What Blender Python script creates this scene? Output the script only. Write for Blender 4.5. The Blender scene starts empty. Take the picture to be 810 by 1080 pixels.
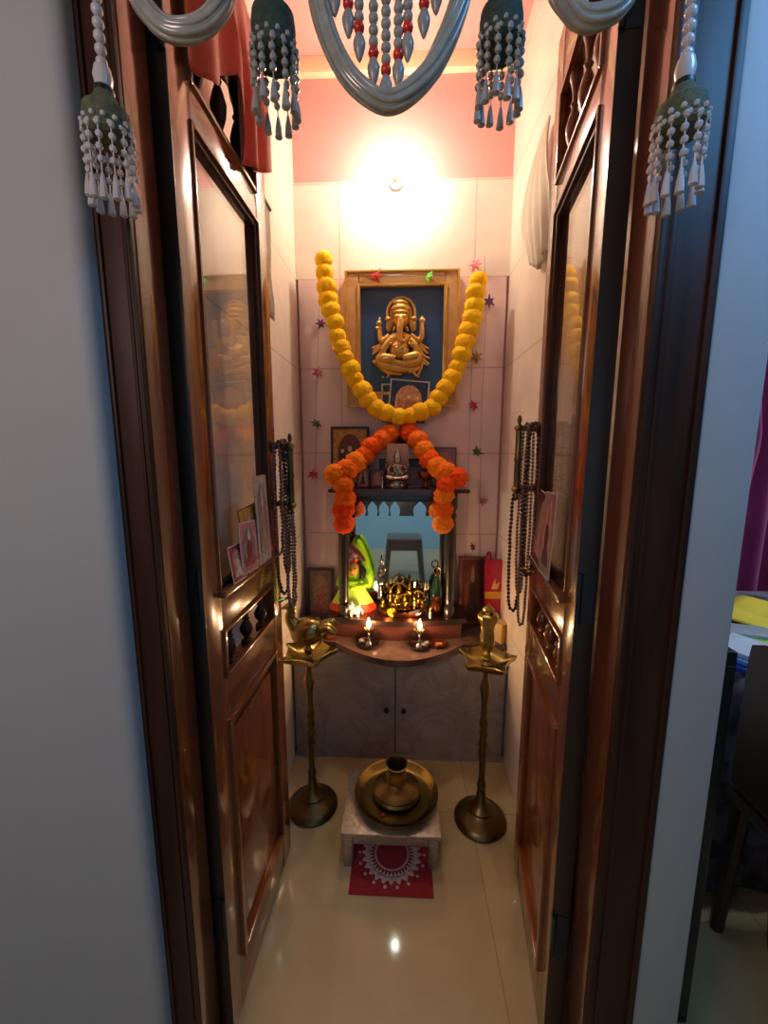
import bpy, bmesh, math, random
from mathutils import Vector, Matrix, noise
random.seed(11)
S = bpy.context.scene
COL = S.collection
PI = math.pi

# ------------------------------------------------------------------ camera
FPX, CX, CY, CAMH = 427.0, 405.0, 540.0, 1.4
TH = math.atan(65 / FPX)
YA = math.atan(19 / FPX * math.cos(TH))
FW = Vector((-math.sin(YA) * math.cos(TH), math.cos(YA) * math.cos(TH), -math.sin(TH)))
RT = Vector((math.cos(YA), math.sin(YA), 0))
UP = RT.cross(FW)
CAM = Vector((0, 0, CAMH))

def ray(px, py):
    return FW + RT * ((px - CX) / FPX) + UP * ((CY - py) / FPX)
def aty(px, py, y):
    r = ray(px, py); return CAM + r * (y / r.y)
def atx(px, py, x):
    r = ray(px, py); return CAM + r * (x / r.x)
def atz(px, py, z):
    r = ray(px, py); return CAM + r * ((z - CAMH) / r.z)

cd = bpy.data.cameras.new('camera'); cam = bpy.data.objects.new('camera', cd); COL.objects.link(cam)
cd.sensor_fit = 'VERTICAL'; cd.sensor_height = 36; cd.sensor_width = 27
cd.lens = FPX * 36 / 1080
cd.clip_start = 0.02
M3 = Matrix((RT, UP, -FW)).transposed()
cam.matrix_world = Matrix.Translation(CAM) @ M3.to_4x4()
S.camera = cam
S.view_settings.view_transform = 'Standard'
try: S.view_settings.look = 'None'
except Exception: pass
S.view_settings.gamma = 1; S.view_settings.use_curve_mapping = False
S.view_settings.exposure = 0.15

# ------------------------------------------------------------------ materials
def lin(c):
    out = []
    for v in c[:3]:
        v = v / 255
        out.append(v / 12.92 if v <= .04045 else ((v + .055) / 1.055) ** 2.4)
    return (*out, 1)
MATS = {}
def mat(name, col, rough=.5, metal=0, coat=0, col2=None, scale=20, amt=.5, bump=0, bscale=None, stretch=None,
        vary=0, spec=None, coat_rough=.08, sheen=0, detail=4):
    if name in MATS: return MATS[name]
    m = bpy.data.materials.new(name); m.use_nodes = True
    nt = m.node_tree; b = nt.nodes['Principled BSDF']
    b.inputs['Roughness'].default_value = rough; b.inputs['Metallic'].default_value = metal
    b.inputs['Coat Weight'].default_value = coat; b.inputs['Coat Roughness'].default_value = coat_rough
    if sheen: b.inputs['Sheen Weight'].default_value = sheen
    if spec is not None: b.inputs['Specular IOR Level'].default_value = spec
    tc = nt.nodes.new('ShaderNodeTexCoord'); mp = nt.nodes.new('ShaderNodeMapping')
    nt.links.new(tc.outputs['Object'], mp.inputs[0])
    if stretch: mp.inputs['Scale'].default_value = stretch
    n = nt.nodes.new('ShaderNodeTexNoise'); n.inputs['Scale'].default_value = scale; n.inputs['Detail'].default_value = detail
    nt.links.new(mp.outputs[0], n.inputs['Vector'])
    rp = nt.nodes.new('ShaderNodeValToRGB')
    c1 = lin(col); c2 = lin(col2) if col2 else tuple([v * .8 for v in c1[:3]]) + (1,)
    rp.color_ramp.elements[0].position = .5 - amt / 2; rp.color_ramp.elements[1].position = .5 + amt / 2
    rp.color_ramp.elements[0].color = c1; rp.color_ramp.elements[1].color = c2
    nt.links.new(n.outputs['Fac'], rp.inputs[0])
    src = rp.outputs[0]
    if vary:
        oi = nt.nodes.new('ShaderNodeObjectInfo'); hs = nt.nodes.new('ShaderNodeHueSaturation')
        mr = nt.nodes.new('ShaderNodeMapRange'); mr.inputs['To Min'].default_value = .5 - vary; mr.inputs['To Max'].default_value = .5 + vary
        nt.links.new(oi.outputs['Random'], mr.inputs[0]); nt.links.new(mr.outputs[0], hs.inputs['Hue'])
        nt.links.new(src, hs.inputs['Color']); src = hs.outputs[0]
    nt.links.new(src, b.inputs['Base Color'])
    if bump:
        n2 = nt.nodes.new('ShaderNodeTexNoise'); n2.inputs['Scale'].default_value = bscale or scale; n2.inputs['Detail'].default_value = 5
        nt.links.new(mp.outputs[0], n2.inputs['Vector'])
        bp = nt.nodes.new('ShaderNodeBump'); bp.inputs['Strength'].default_value = bump; bp.inputs['Distance'].default_value = .004
        nt.links.new(n2.outputs['Fac'], bp.inputs['Height']); nt.links.new(bp.outputs[0], b.inputs['Normal'])
    MATS[name] = m
    return m

def tile_mat(name, col, col2, grout, w, h, off, axes, rough=.12, vein=None, gs=.0035):
    """glazed marble-look tile: thin joints from a brick pattern on two world axes"""
    m = bpy.data.materials.new(name); m.use_nodes = True
    nt = m.node_tree; b = nt.nodes['Principled BSDF']; L = nt.links
    b.inputs['Roughness'].default_value = rough
    g = nt.nodes.new('ShaderNodeNewGeometry'); sx = nt.nodes.new('ShaderNodeSeparateXYZ'); cx = nt.nodes.new('ShaderNodeCombineXYZ')
    L.new(g.outputs['Position'], sx.inputs[0])
    L.new(sx.outputs[axes[0]], cx.inputs[0]); L.new(sx.outputs[axes[1]], cx.inputs[1])
    mp = nt.nodes.new('ShaderNodeMapping'); mp.inputs['Location'].default_value = (off[0], off[1], 0); L.new(cx.outputs[0], mp.inputs[0])
    br = nt.nodes.new('ShaderNodeTexBrick'); br.offset = 0; br.squash = 1
    br.inputs['Scale'].default_value = 1; br.inputs['Brick Width'].default_value = w; br.inputs['Row Height'].default_value = h
    br.inputs['Mortar Size'].default_value = gs; br.inputs['Mortar Smooth'].default_value = .1
    br.inputs['Color1'].default_value = (0, 0, 0, 1); br.inputs['Color2'].default_value = (0, 0, 0, 1); br.inputs['Mortar'].default_value = (1, 1, 1, 1)
    L.new(mp.outputs[0], br.inputs[0])
    n = nt.nodes.new('ShaderNodeTexNoise'); n.inputs['Scale'].default_value = 3.2; n.inputs['Detail'].default_value = 7; n.inputs['Distortion'].default_value = 1.2
    L.new(g.outputs['Position'], n.inputs['Vector'])
    rp = nt.nodes.new('ShaderNodeValToRGB')
    rp.color_ramp.elements[0].position = .38; rp.color_ramp.elements[1].position = .68
    rp.color_ramp.elements[0].color = lin(col); rp.color_ramp.elements[1].color = lin(col2)
    L.new(n.outputs['Fac'], rp.inputs[0])
    src = rp.outputs[0]
    if vein:
        n3 = nt.nodes.new('ShaderNodeTexNoise'); n3.inputs['Scale'].default_value = 4; n3.inputs['Detail'].default_value = 5; n3.inputs['Distortion'].default_value = 2.2
        L.new(g.outputs['Position'], n3.inputs['Vector'])
        r3 = nt.nodes.new('ShaderNodeValToRGB'); e = r3.color_ramp.elements
        e[0].position = .44; e[0].color = (0, 0, 0, 1); e[1].position = .5; e[1].color = (.6, .6, .6, 1)
        x = e.new(.56); x.color = (0, 0, 0, 1)
        L.new(n3.outputs['Fac'], r3.inputs[0])
        mv = nt.nodes.new('ShaderNodeMixRGB'); mv.inputs[2].default_value = lin(vein); L.new(r3.outputs[0], mv.inputs[0]); L.new(src, mv.inputs[1]); src = mv.outputs[0]
    mx = nt.nodes.new('ShaderNodeMixRGB'); mx.inputs[2].default_value = lin(grout)
    L.new(br.outputs['Color'], mx.inputs[0]); L.new(src, mx.inputs[1])
    L.new(mx.outputs[0], b.inputs['Base Color'])
    bp = nt.nodes.new('ShaderNodeBump'); bp.inputs['Strength'].default_value = .3; bp.inputs['Distance'].default_value = .002; bp.invert = True
    L.new(br.outputs['Color'], bp.inputs['Height']); L.new(bp.outputs[0], b.inputs['Normal'])
    return m

def emit_mat(name, col, st):
    m = bpy.data.materials.new(name); m.use_nodes = True
    nt = m.node_tree; b = nt.nodes['Principled BSDF']
    b.inputs['Base Color'].default_value = (*col, 1); b.inputs['Emission Color'].default_value = (*col, 1)
    b.inputs['Emission Strength'].default_value = st
    return m
def glass_mat(name, tint, refl=.12):
    m = bpy.data.materials.new(name); m.use_nodes = True
    nt = m.node_tree; nt.nodes.remove(nt.nodes['Principled BSDF'])
    o = nt.nodes['Material Output']
    t = nt.nodes.new('ShaderNodeBsdfTransparent'); t.inputs[0].default_value = (*tint, 1)
    g = nt.nodes.new('ShaderNodeBsdfGlossy'); g.inputs['Roughness'].default_value = .02
    lw = nt.nodes.new('ShaderNodeLayerWeight'); lw.inputs[0].default_value = .5
    pw = nt.nodes.new('ShaderNodeMath'); pw.operation = 'POWER'; pw.inputs[1].default_value = 4
    ad = nt.nodes.new('ShaderNodeMath'); ad.operation = 'ADD'; ad.inputs[1].default_value = refl; ad.use_clamp = True
    nt.links.new(lw.outputs['Facing'], pw.inputs[0]); nt.links.new(pw.outputs[0], ad.inputs[0])
    mx = nt.nodes.new('ShaderNodeMixShader'); nt.links.new(ad.outputs[0], mx.inputs[0])
    nt.links.new(t.outputs[0], mx.inputs[1]); nt.links.new(g.outputs[0], mx.inputs[2]); nt.links.new(mx.outputs[0], o.inputs[0])
    return m

WALLT = tile_mat('wall_tile_xz', (238, 224, 212), (226, 208, 196), (208, 190, 175), .6, .388, (-.315 + .6, -2.162 + .388 * 6), (0, 2), rough=.16)
WALLS = tile_mat('wall_tile_yz', (240, 228, 214), (228, 212, 198), (210, 194, 178), .6, .388, (-1.42 + 1.2, -2.162 + .388 * 6), (1, 2), rough=.18)
FLOORM = tile_mat('floor_tile', (188, 170, 130), (178, 160, 120), (158, 142, 106), .8, .8, (-.275 + 1.6, .2), (0, 1), rough=.08, gs=.002)
CABM = tile_mat('cabinet_marble_shaded', (158, 146, 142), (140, 128, 124), (158, 146, 142), 9, 9, (4, 4), (0, 2), rough=.22, vein=(128, 116, 112), gs=.0001)  # base colour darkened to carry the shade below the counter
PINK = mat('pink_paint', (216, 164, 158), .55, col2=(212, 158, 152), scale=3)
CREAM = mat('cream_paint', (244, 222, 186), .5, col2=(240, 216, 180), scale=4)
PLASTER = mat('grey_blue_plaster', (176, 174, 176), .62, col2=(168, 166, 168), scale=2, bump=.05, bscale=180)
ROOMW = mat('living_room_wall', (158, 206, 226), .6, col2=(150, 198, 220), scale=2)
CEILW = mat('white_ceiling', (210, 212, 214), .7)
WOOD = mat('polished_teak', (136, 70, 30), .22, coat=.7, col2=(92, 42, 17), scale=5, amt=.6, stretch=(6, 6, .55), bump=.05, detail=8, coat_rough=.1)
WOODH = mat('polished_teak_cross', (136, 70, 30), .22, coat=.7, col2=(92, 42, 17), scale=5, amt=.6, stretch=(.55, 6, 6), bump=.05, detail=8, coat_rough=.1)
WOODF = mat('frame_teak', (128, 62, 28), .2, coat=.8, col2=(84, 38, 16), scale=5, amt=.6, stretch=(7, 7, .45), bump=.05, detail=8, coat_rough=.1)
DARKW = mat('dark_stained_wood', (74, 40, 26), .45, coat=.0, spec=.22, col2=(34, 18, 14), scale=5, stretch=(7, 7, .5), detail=7)
EBONY = mat('dark_lacquered_wood', (40, 27, 22), .28, coat=.5, col2=(28, 18, 15), scale=9, stretch=(4, 4, .6))
MAHOG = mat('red_brown_lacquer', (92, 50, 38), .25, coat=.5, col2=(70, 36, 28), scale=6, stretch=(.7, 5, 5))
BRASS = mat('aged_brass', (182, 158, 92), .26, metal=1, col2=(134, 114, 60), scale=14, bump=.06, bscale=60)
BRASSD = mat('tarnished_brass', (136, 114, 72), .36, metal=1, col2=(92, 76, 48), scale=12, bump=.06, bscale=50)
GOLD = mat('gold_leaf', (232, 186, 104), .34, metal=.7, col2=(196, 146, 70), scale=16)
GOLDL = mat('pale_gold_frame', (206, 164, 112), .4, metal=.2, col2=(188, 144, 92), scale=30)
SILVER = mat('silver', (196, 190, 182), .22, metal=1, col2=(150, 144, 138), scale=25)
SILVERS = mat('embossed_silver_sheet', (190, 182, 170), .36, metal=.75, col2=(150, 142, 132), scale=60, bump=.35, bscale=90)
COPPER = mat('copper', (190, 108, 66), .3, metal=1, col2=(140, 74, 44), scale=18)
YPOM = mat('yellow_fluff', (255, 204, 0), .9, col2=(250, 184, 0), scale=60, vary=.008)
OPOM = mat('orange_fluff', (255, 122, 0), .9, col2=(255, 96, 0), scale=50, vary=.017)
EDGE = mat('dark_door_edge', (44, 26, 22), .4, coat=.1, col2=(34, 20, 18), scale=8)  # dark brown for the strip over each leaf's hinge edge
GLASSM = glass_mat('door_glass', (.97, .97, .95), .06)
MIRROR = mat('mirror_silver', (214, 224, 232), .03, metal=1, col2=(214, 224, 232))
BLACK = mat('black_plastic', (18, 17, 18), .4)
STEEL = mat('dark_hinge_steel', (60, 64, 72), .4, metal=.8)

# ------------------------------------------------------------------ mesh builder
class MB:
    def __init__(s): s.bm = bmesh.new()
    def _new(s, before): return [v for v in s.bm.verts if v.index == -1 or v not in before]
    def _put(s, verts, faces):
        vs = [s.bm.verts.new(v) for v in verts]; out = []
        for f in faces:
            try: out.append(s.bm.faces.new([vs[i] for i in f]))
            except ValueError: pass
        return vs, out
    def box(s, c, d, bev=0, M=None, rz=0):
        x, y, z = d[0] / 2, d[1] / 2, d[2] / 2
        R = M or Matrix.Rotation(rz, 4, 'Z')
        co = [Vector((i, j, k)) for i in (-x, x) for j in (-y, y) for k in (-z, z)]
        vs, fs = s._put([R @ v + Vector(c) for v in co], [(0, 1, 3, 2), (4, 6, 7, 5), (0, 4, 5, 1), (2, 3, 7, 6), (0, 2, 6, 4), (1, 5, 7, 3)])
        if bev:
            es = {e for f in fs for e in f.edges}
            bmesh.ops.bevel(s.bm, geom=list(es), offset=bev, segments=2, affect='EDGES', profile=.6)
        return s
    def b2(s, a, b, bev=0):
        return s.box([(a[i] + b[i]) / 2 for i in range(3)], [abs(b[i] - a[i]) for i in range(3)], bev)
    def lathe(s, prof, c=(0, 0, 0), seg=24, M=None, lobes=0, lamp=0):
        M = M or Matrix(); c = Vector(c); rings = []
        for r, z in prof:
            if r < 1e-6: rings.append([s.bm.verts.new(M @ Vector((0, 0, z)) + c)])
            else:
                rr = []
                for i in range(seg):
                    a = 2 * PI * i / seg; q = r * (1 + lamp * math.cos(lobes * a)) if lobes else r
                    rr.append(s.bm.verts.new(M @ Vector((q * math.cos(a), q * math.sin(a), z)) + c))
                rings.append(rr)
        for A, B in zip(rings, rings[1:]):
            for i in range(seg):
                j = (i + 1) % seg
                if len(A) == 1 and len(B) == 1: break
                if len(A) == 1: q = (A[0], B[i], B[j])
                elif len(B) == 1: q = (A[i], B[0], A[j])
                else: q = (A[i], B[i], B[j], A[j])
                try: s.bm.faces.new(q)
                except ValueError: pass
        for R_ in (rings[0], rings[-1]):
            if len(R_) > 2:
                try: s.bm.faces.new(R_)
                except ValueError: pass
        return s
    def ell(s, c, r, seg=14, M=None):
        if not hasattr(r, '__len__'): r = (r, r, r)
        n = max(4, seg // 2); A = (M or Matrix()) @ Matrix.Diagonal((*r, 1))
        prof = [(math.sin(PI * i / n) if 0 < i < n else 0, -math.cos(PI * i / n)) for i in range(n + 1)]
        return s.lathe(prof, c, seg, A)
    def tube(s, pts, r, seg=8, closed=False, sm=0):
        pts = [Vector(p) for p in pts]; rs = list(r) if hasattr(r, '__len__') else [r] * len(pts)
        if sm: pts, rs = spline(pts, sm, closed, rs)
        n = len(pts); rings = []; up = None
        for i, p in enumerate(pts):
            a = pts[(i - 1) % n] if closed or i else p; b = pts[(i + 1) % n] if closed or i < n - 1 else p
            t = (b - a).normalized()
            if up is None: up = t.orthogonal().normalized()
            up = (up - t * up.dot(t)); up = up.normalized() if up.length > 1e-6 else t.orthogonal().normalized()
            sd = t.cross(up)
            rings.append([s.bm.verts.new(p + (up * math.cos(2 * PI * k / seg) + sd * math.sin(2 * PI * k / seg)) * rs[i]) for k in range(seg)])
        for i in range(n if closed else n - 1):
            A, B = rings[i], rings[(i + 1) % n]
            for k in range(seg):
                l = (k + 1) % seg
                try: s.bm.faces.new((A[k], A[l], B[l], B[k]))
                except ValueError: pass
        if not closed:
            for R_ in (rings[0], rings[-1]):
                try: s.bm.faces.new(R_)
                except ValueError: pass
        return s
    def prism(s, poly, t0, t1, plane='xz'):
        def v(p, t): return {'xz': (p[0], t, p[1]), 'xy': (p[0], p[1], t), 'yz': (t, p[0], p[1])}[plane]
        n = len(poly)
        s._put([v(p, t0) for p in poly] + [v(p, t1) for p in poly],
               [tuple(range(n)), tuple(range(2 * n - 1, n - 1, -1))] + [(i, i + n, (i + 1) % n + n, (i + 1) % n) for i in range(n)])
        return s
    def sheet(s, fn, nu, nv):
        vs = [[s.bm.verts.new(fn(i / nu, j / nv)) for j in range(nv + 1)] for i in range(nu + 1)]
        for i in range(nu):
            for j in range(nv): s.bm.faces.new((vs[i][j], vs[i + 1][j], vs[i + 1][j + 1], vs[i][j + 1]))
        return s
    def build(s, name, m, parent=None, loc=(0, 0, 0), rz=0, flat=False, ang=40, solid=0, remesh=0, smooth_it=0, sub=0, world=False):
        bmesh.ops.recalc_face_normals(s.bm, faces=s.bm.faces)
        me = bpy.data.meshes.new(name)
        if world:
            o_ = Vector(loc) if not parent else ORG[parent.name]
            for v in s.bm.verts: v.co -= o_
        s.bm.to_mesh(me); s.bm.free()
        if not flat and len(me.polygons):
            me.polygons.foreach_set('use_smooth', [True] * len(me.polygons))
            me.set_sharp_from_angle(angle=math.radians(ang))
        o = bpy.data.objects.new(name, me); COL.objects.link(o); me.materials.append(m)
        if parent: o.parent = parent; ORG[o.name] = ORG.get(parent.name, Vector())
        else: o.location = loc; o.rotation_euler = (0, 0, rz); ORG[o.name] = Vector(loc)
        if solid:
            q = o.modifiers.new('solid', 'SOLIDIFY'); q.thickness = solid; q.offset = 0
        if remesh:
            q = o.modifiers.new('remesh', 'REMESH'); q.mode = 'VOXEL'; q.voxel_size = remesh; q.use_smooth_shade = True
        if smooth_it:
            q = o.modifiers.new('smooth', 'SMOOTH'); q.iterations = smooth_it
        if sub:
            q = o.modifiers.new('sub', 'SUBSURF'); q.levels = sub; q.render_levels = sub
        return o
ORG = {}
def spline(pts, k, closed=False, rs=None):
    n = len(pts); out = []; ro = []
    rng = n if closed else n - 1
    for i in range(rng):
        g = (lambda j: pts[j % n]) if closed else (lambda j: pts[min(max(j, 0), n - 1)])
        p0, p1, p2, p3 = g(i - 1), g(i), g(i + 1), g(i + 2)
        for q in range(k):
            t = q / k
            out.append(.5 * ((2 * p1) + (p2 - p0) * t + (2 * p0 - 5 * p1 + 4 * p2 - p3) * t * t + (3 * p1 - p0 - 3 * p2 + p3) * t ** 3))
            if rs: ro.append(rs[i % n] * (1 - t) + rs[(i + 1) % n] * t)
    if not closed:
        out.append(pts[-1].copy())
        if rs: ro.append(rs[-1])
    return (out, ro) if rs else out
def walk(pts, step):
    """points evenly spaced along a polyline"""
    out = [pts[0].copy()]; acc = 0
    for a, b in zip(pts, pts[1:]):
        d = (b - a).length; t = step - acc
        while t <= d:
            out.append(a + (b - a) * (t / d)); t += step
        acc = (acc + d) % step if d else acc
    return out

def tag(o, label=None, cat=None, group=None, kind=None):
    if label: o['label'] = label
    if cat: o['category'] = cat
    if group: o['group'] = group
    if kind: o['kind'] = kind
    return o
def thing(name, label, cat, loc=(0, 0, 0), rz=0, group=None, kind=None):
    o = bpy.data.objects.new(name, None); COL.objects.link(o); o.empty_display_size = .05
    o.location = loc; o.rotation_euler = (0, 0, rz); ORG[o.name] = Vector(loc)
    return tag(o, label, cat, group, kind)
def struct(o, label, cat): return tag(o, label, cat, kind='structure')

# ================================================================== SETTING
XL, XR, YB, YF = -.486, .470, 1.95, .74
ZC = 3.02
struct(MB().b2((-2.4, -1.9, -.05), (3.4, 3.0, 0)).build('floor', FLOORM, flat=True), 'glossy cream marble tile floor running through the doorway', 'floor')
bw = struct(MB().b2((XL - .115, YB + .012, 0), (XR + .115, YB + .13, ZC)).build('wall_back', PINK, flat=True), 'back wall of the shrine room, pink above the cream tiles', 'wall')
MB().b2((XL, YB, 2.162), (XR, YB + .02, 2.557)).build('tile_cladding', WALLT, bw)
WALLP = tile_mat('wall_tile_mauve', (228, 200, 198), (216, 188, 186), (196, 168, 164), .6, .388, (-.315 + .6, -2.162 + .388 * 6), (0, 2), rough=.16)
MB().b2((XL + .012, YB - .006, 0), (XR - .012, YB + .02, 2.162), .003).build('mauve_tile_cladding', WALLP, bw)
struct(MB().b2((XL - .115, YF, 0), (XL, YB + .012, ZC)).build('wall_left', WALLS, flat=True), 'left side wall of the shrine room in cream glazed tiles', 'wall')
struct(MB().b2((XR, YF, 0), (XR + .115, YB + .012, ZC)).build('wall_right', WALLS, flat=True), 'right side wall of the shrine room in cream glazed tiles', 'wall')
struct(MB().b2((XL - .115, .67, ZC), (XR + .115, YB + .13, ZC + .06)).build('ceiling', PINK, flat=True), 'pink painted ceiling of the shrine room', 'ceiling')
struct(MB().b2((XL, YB - .02, 2.958), (XR, YB + .012, 3.022), .004).build('trim_1', CREAM), 'cream moulding strip where the back wall meets the pink ceiling', 'moulding')
# entrance wall: left part stands proud of the frame with a rounded plaster corner
pts = [(-2.4, .635), (-.50, .635)]
for i in range(7):
    a = PI / 2 * i / 6; pts.append((-.50 + .022 * math.sin(a), .657 - .022 * math.cos(a)))
pts += [(-.478, .74), (-2.4, .74)]
struct(MB().prism(pts, 0, ZC, 'xy').build('wall_entrance_left', PLASTER), 'plain grey plaster wall left of the wooden door frame', 'wall')
struct(MB().b2((.466, .668, 0), (.556, .74, ZC), .006).build('wall_entrance_right', PLASTER), 'narrow blue-lit plaster wall right of the wooden door frame', 'wall')
struct(MB().b2((-.478, .668, 2.54), (.466, .74, ZC)).build('wall_entrance_top', PLASTER, flat=True), 'plaster wall above the wooden door frame', 'wall')
# living room shell
struct(MB().b2((-2.4, -1.95, 0), (3.4, -1.85, ZC)).build('wall_rear', ROOMW, flat=True), 'pale blue living room wall behind the viewer', 'wall')
struct(MB().b2((-2.5, -1.85, 0), (-2.4, .74, ZC)).build('wall_west', ROOMW, flat=True), 'living room wall far to the left', 'wall')
struct(MB().b2((3.3, -1.85, 0), (3.4, 3, ZC)).build('wall_east', ROOMW, flat=True), 'living room wall far to the right', 'wall')
struct(MB().b2((XR + .115, 2.35, 0), (3.4, 2.45, ZC)).build('wall_far', ROOMW, flat=True), 'living room wall behind the purple curtain', 'wall')
ce = MB().b2((-2.4, -1.9, ZC), (3.4, .67, ZC + .06)).b2((XR + .115, .67, ZC), (3.4, 3, ZC + .06))
struct(ce.build('ceiling', CEILW, flat=True), 'white ceiling of the living room', 'ceiling')

# door frame (architrave jambs + head)
def jamb(name, x0, x1, inner, label):
    t = thing(name, label, 'door frame', (0, .67, 0), kind='structure')
    sgn = 1 if x1 > x0 else -1     # from outer to inner
    m = MB().b2((x0, .003, 0), (x1, .075, 2.5), .002)
    m.build('jamb', WOODF, t)
    MB().b2((x0, -.002, 0), (x1 - sgn * .0015, .003, 2.5), .001).build('face_board', DARKW, t)
    m = MB()
    w = x1 - x0
    for a, b, d in ((.0, .14, .005), (.70, .80, .003), (.88, .98, .006)):
        m.b2((x0 + w * a, -.002 - d, 0), (x0 + w * b, .004, 2.5), .003)
    m.build('face_moulding', DARKW, t)
    return t
jamb('trim_2', -.478, -.418, None, 'glossy brown wooden door jamb on the left, dark moulded face')
jamb('trim_3', .466, .372, None, 'glossy brown wooden door jamb on the right, wide dark moulded face')
struct(MB().b2((-.478, .658, 2.44), (.466, .745, 2.54), .005).build('trim_4', WOODF), 'wooden door frame head above the doorway', 'door frame')

# ---------------------------------------------------------------- door leaves
SPIN = [(0, 0), (.015, 0), (.015, .08), (.008, .12), (.007, .16), (.016, .30), (.018, .40), (.012, .52), (.006, .60), (.010, .64), (.006, .68), (.009, .82), (.014, .90), (.015, .93), (.015, 1), (0, 1)]
def spindle(x, y, z0, z1, flip=False):
    h = z1 - z0
    return MB().lathe([(r, z0 + q * h) for r, q in SPIN], (x, y, 0), 14)
LEN, THK = .47, .037
def leaf(name, label, org, dirv, s, handle_z, spins):
    """front face at local y=0; wood lies on the +s side of it"""
    t = thing(name, label, 'door', (*org, 0), math.atan2(dirv[1], dirv[0]), kind='structure')
    Y = lambda d: s * d
    def bx(x0, x1, d0, d1, z0, z1, bev=.003): return MB().b2((x0, Y(d0), z0), (x1, Y(d1), z1), bev)
    bx(0, .073, 0, THK, .012, 2.43).build('stile', WOOD, t)
    bx(LEN - .072, LEN, 0, THK, .012, 2.43).build('stile', WOOD, t)
    for z0, z1 in ((.012, .14), (.79, .897), (1.003, 1.10), (1.992, 2.065), (2.262, 2.43)):
        bx(.073, LEN - .072, .001, THK - .001, z0, z1, .002).build('rail', WOODH, t)
    # raised lower panel with a moulding round it
    p = bx(.073, LEN - .072, .014, .026, .14, .79, .001)
    p.b2((.108, Y(.004), .185), (LEN - .107, Y(.02), .745), .010)
    p.build('lower_panel', WOOD, t)
    def ring(x0, x1, z0, z1, w, d0, d1):
        m = MB()
        m.b2((x0, Y(d0), z0), (x0 + w, Y(d1), z1), .003).b2((x1 - w, Y(d0), z0), (x1, Y(d1), z1), .003)
        m.b2((x0 + w, Y(d0), z0), (x1 - w, Y(d1), z0 + w), .003).b2((x0 + w, Y(d0), z1 - w), (x1 - w, Y(d1), z1), .003)
        return m
    ring(.070, LEN - .069, .137, .793, .016, -.007, .016).build('panel_moulding', WOODH, t)
    ring(.0728, LEN - .0718, 1.1002, 1.9918, .012, .003, .016).build('glass_bead', DARKW, t)
    ring(.066, LEN - .065, 1.093, 1.999, .008, -.004, .003).build('outer_bead', WOODH, t)
    bx(.075, LEN - .074, .016, .021, 1.105, 1.988, 0).build('glass_pane', GLASSM, t)
    bx(.060, LEN - .058, -.016, .004, 1.085, 1.100, .004).build('ledge', WOODH, t)
    for z0, z1 in ((.897, 1.003), (2.065, 2.262)):
        ring(.070, LEN - .069, z0 - .004, z1 + .004, .010, -.005, .01).build('opening_moulding', WOODH, t)
        for x in spins: spindle(x, Y(.018), z0, z1).build('spindle', DARKW if s > 0 else WOODH, t)
    MB().b2((-.0012, Y(.0), .012), (.0005, Y(THK), 2.43), .0004).build('edge_band', EDGE, t)
    # hinge plates on the pivot edge
    for hz in (.35, 1.12, 2.1):
        m = MB().b2((-.0025, Y(.004), hz - .05), (.001, Y(.033), hz + .05)); m.lathe([(.0055, hz - .05), (.0055, hz + .05)], (-.004, Y(.004), 0), 10)
        m.build('hinge', STEEL, t)
    # brass pull handle near the free edge
    z0, z1 = handle_z; hx, hy = .435, -s * .056
    hd = MB().lathe([(0, z1 + .045), (.004, z1 + .042), (.007, z1 + .03), (.004, z1 + .02), (.013, z1 + .012), (.015, z1 + .006), (.009, z1), (.0085, (z0 + z1) / 2 + .01), (.011, (z0 + z1) / 2), (.0085, (z0 + z1) / 2 - .01), (.009, z0), (.015, z0 - .006), (.012, z0 - .014), (.005, z0 - .022), (.007, z0 - .032), (0, z0 - .044)], (hx, hy, 0), 16)
    h = hd.build('handle', BRASSD, t)
    for z in (z0 - .003, z1 + .006):
        MB().tube([(hx, 0, z), (hx, hy, z)], [.009, .007], 10).lathe([(.02, 0), (.02, .004), (.012, .008)], (hx, 0, z), 14, Matrix.Rotation(s * PI / 2, 4, 'X')).build('post', BRASSD, h)
    return t
LORG, LDIR = (-.392, .755), (.018, .99984)
RORG, RDIR = (.334, .757), (.128, .99177)
doorL = leaf('door_1', 'left glazed teak door leaf swung inward, red cloth over its top', LORG, LDIR, 1, (1.245, 1.405), (.135, .235, .335))
doorR = leaf('door_2', 'right glazed teak door leaf swung inward, turned spindles above the glass', RORG, RDIR, -1, (1.295, 1.455), (.135, .235, .335))
# small ring latch on the right leaf
lt = MB().tube([(.385, .004, 1.055), (.405, .022, 1.06), (.43, .026, 1.05), (.45, .018, 1.04)], .004, 8, sm=4).ell((.44, .02, 1.045), .008)
lt.build('latch', BRASS, doorR)
lt = MB().tube([(.42, -.004, .94), (.44, -.03, .945), (.455, -.034, .935)], .0045, 8, sm=4).ell((.43, -.012, .942), .008)
lt.build('latch', BRASS, doorL)
def onleaf(which, x, d, z):
    """world point: x along leaf, d in front of its face"""
    o, v = (LORG, LDIR) if which == 'L' else (RORG, RDIR)
    n = (v[1], -v[0]) if which == 'L' else (-v[1], v[0])
    return Vector((o[0] + v[0] * x + n[0] * d, o[1] + v[1] * x + n[1] * d, z))

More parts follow.
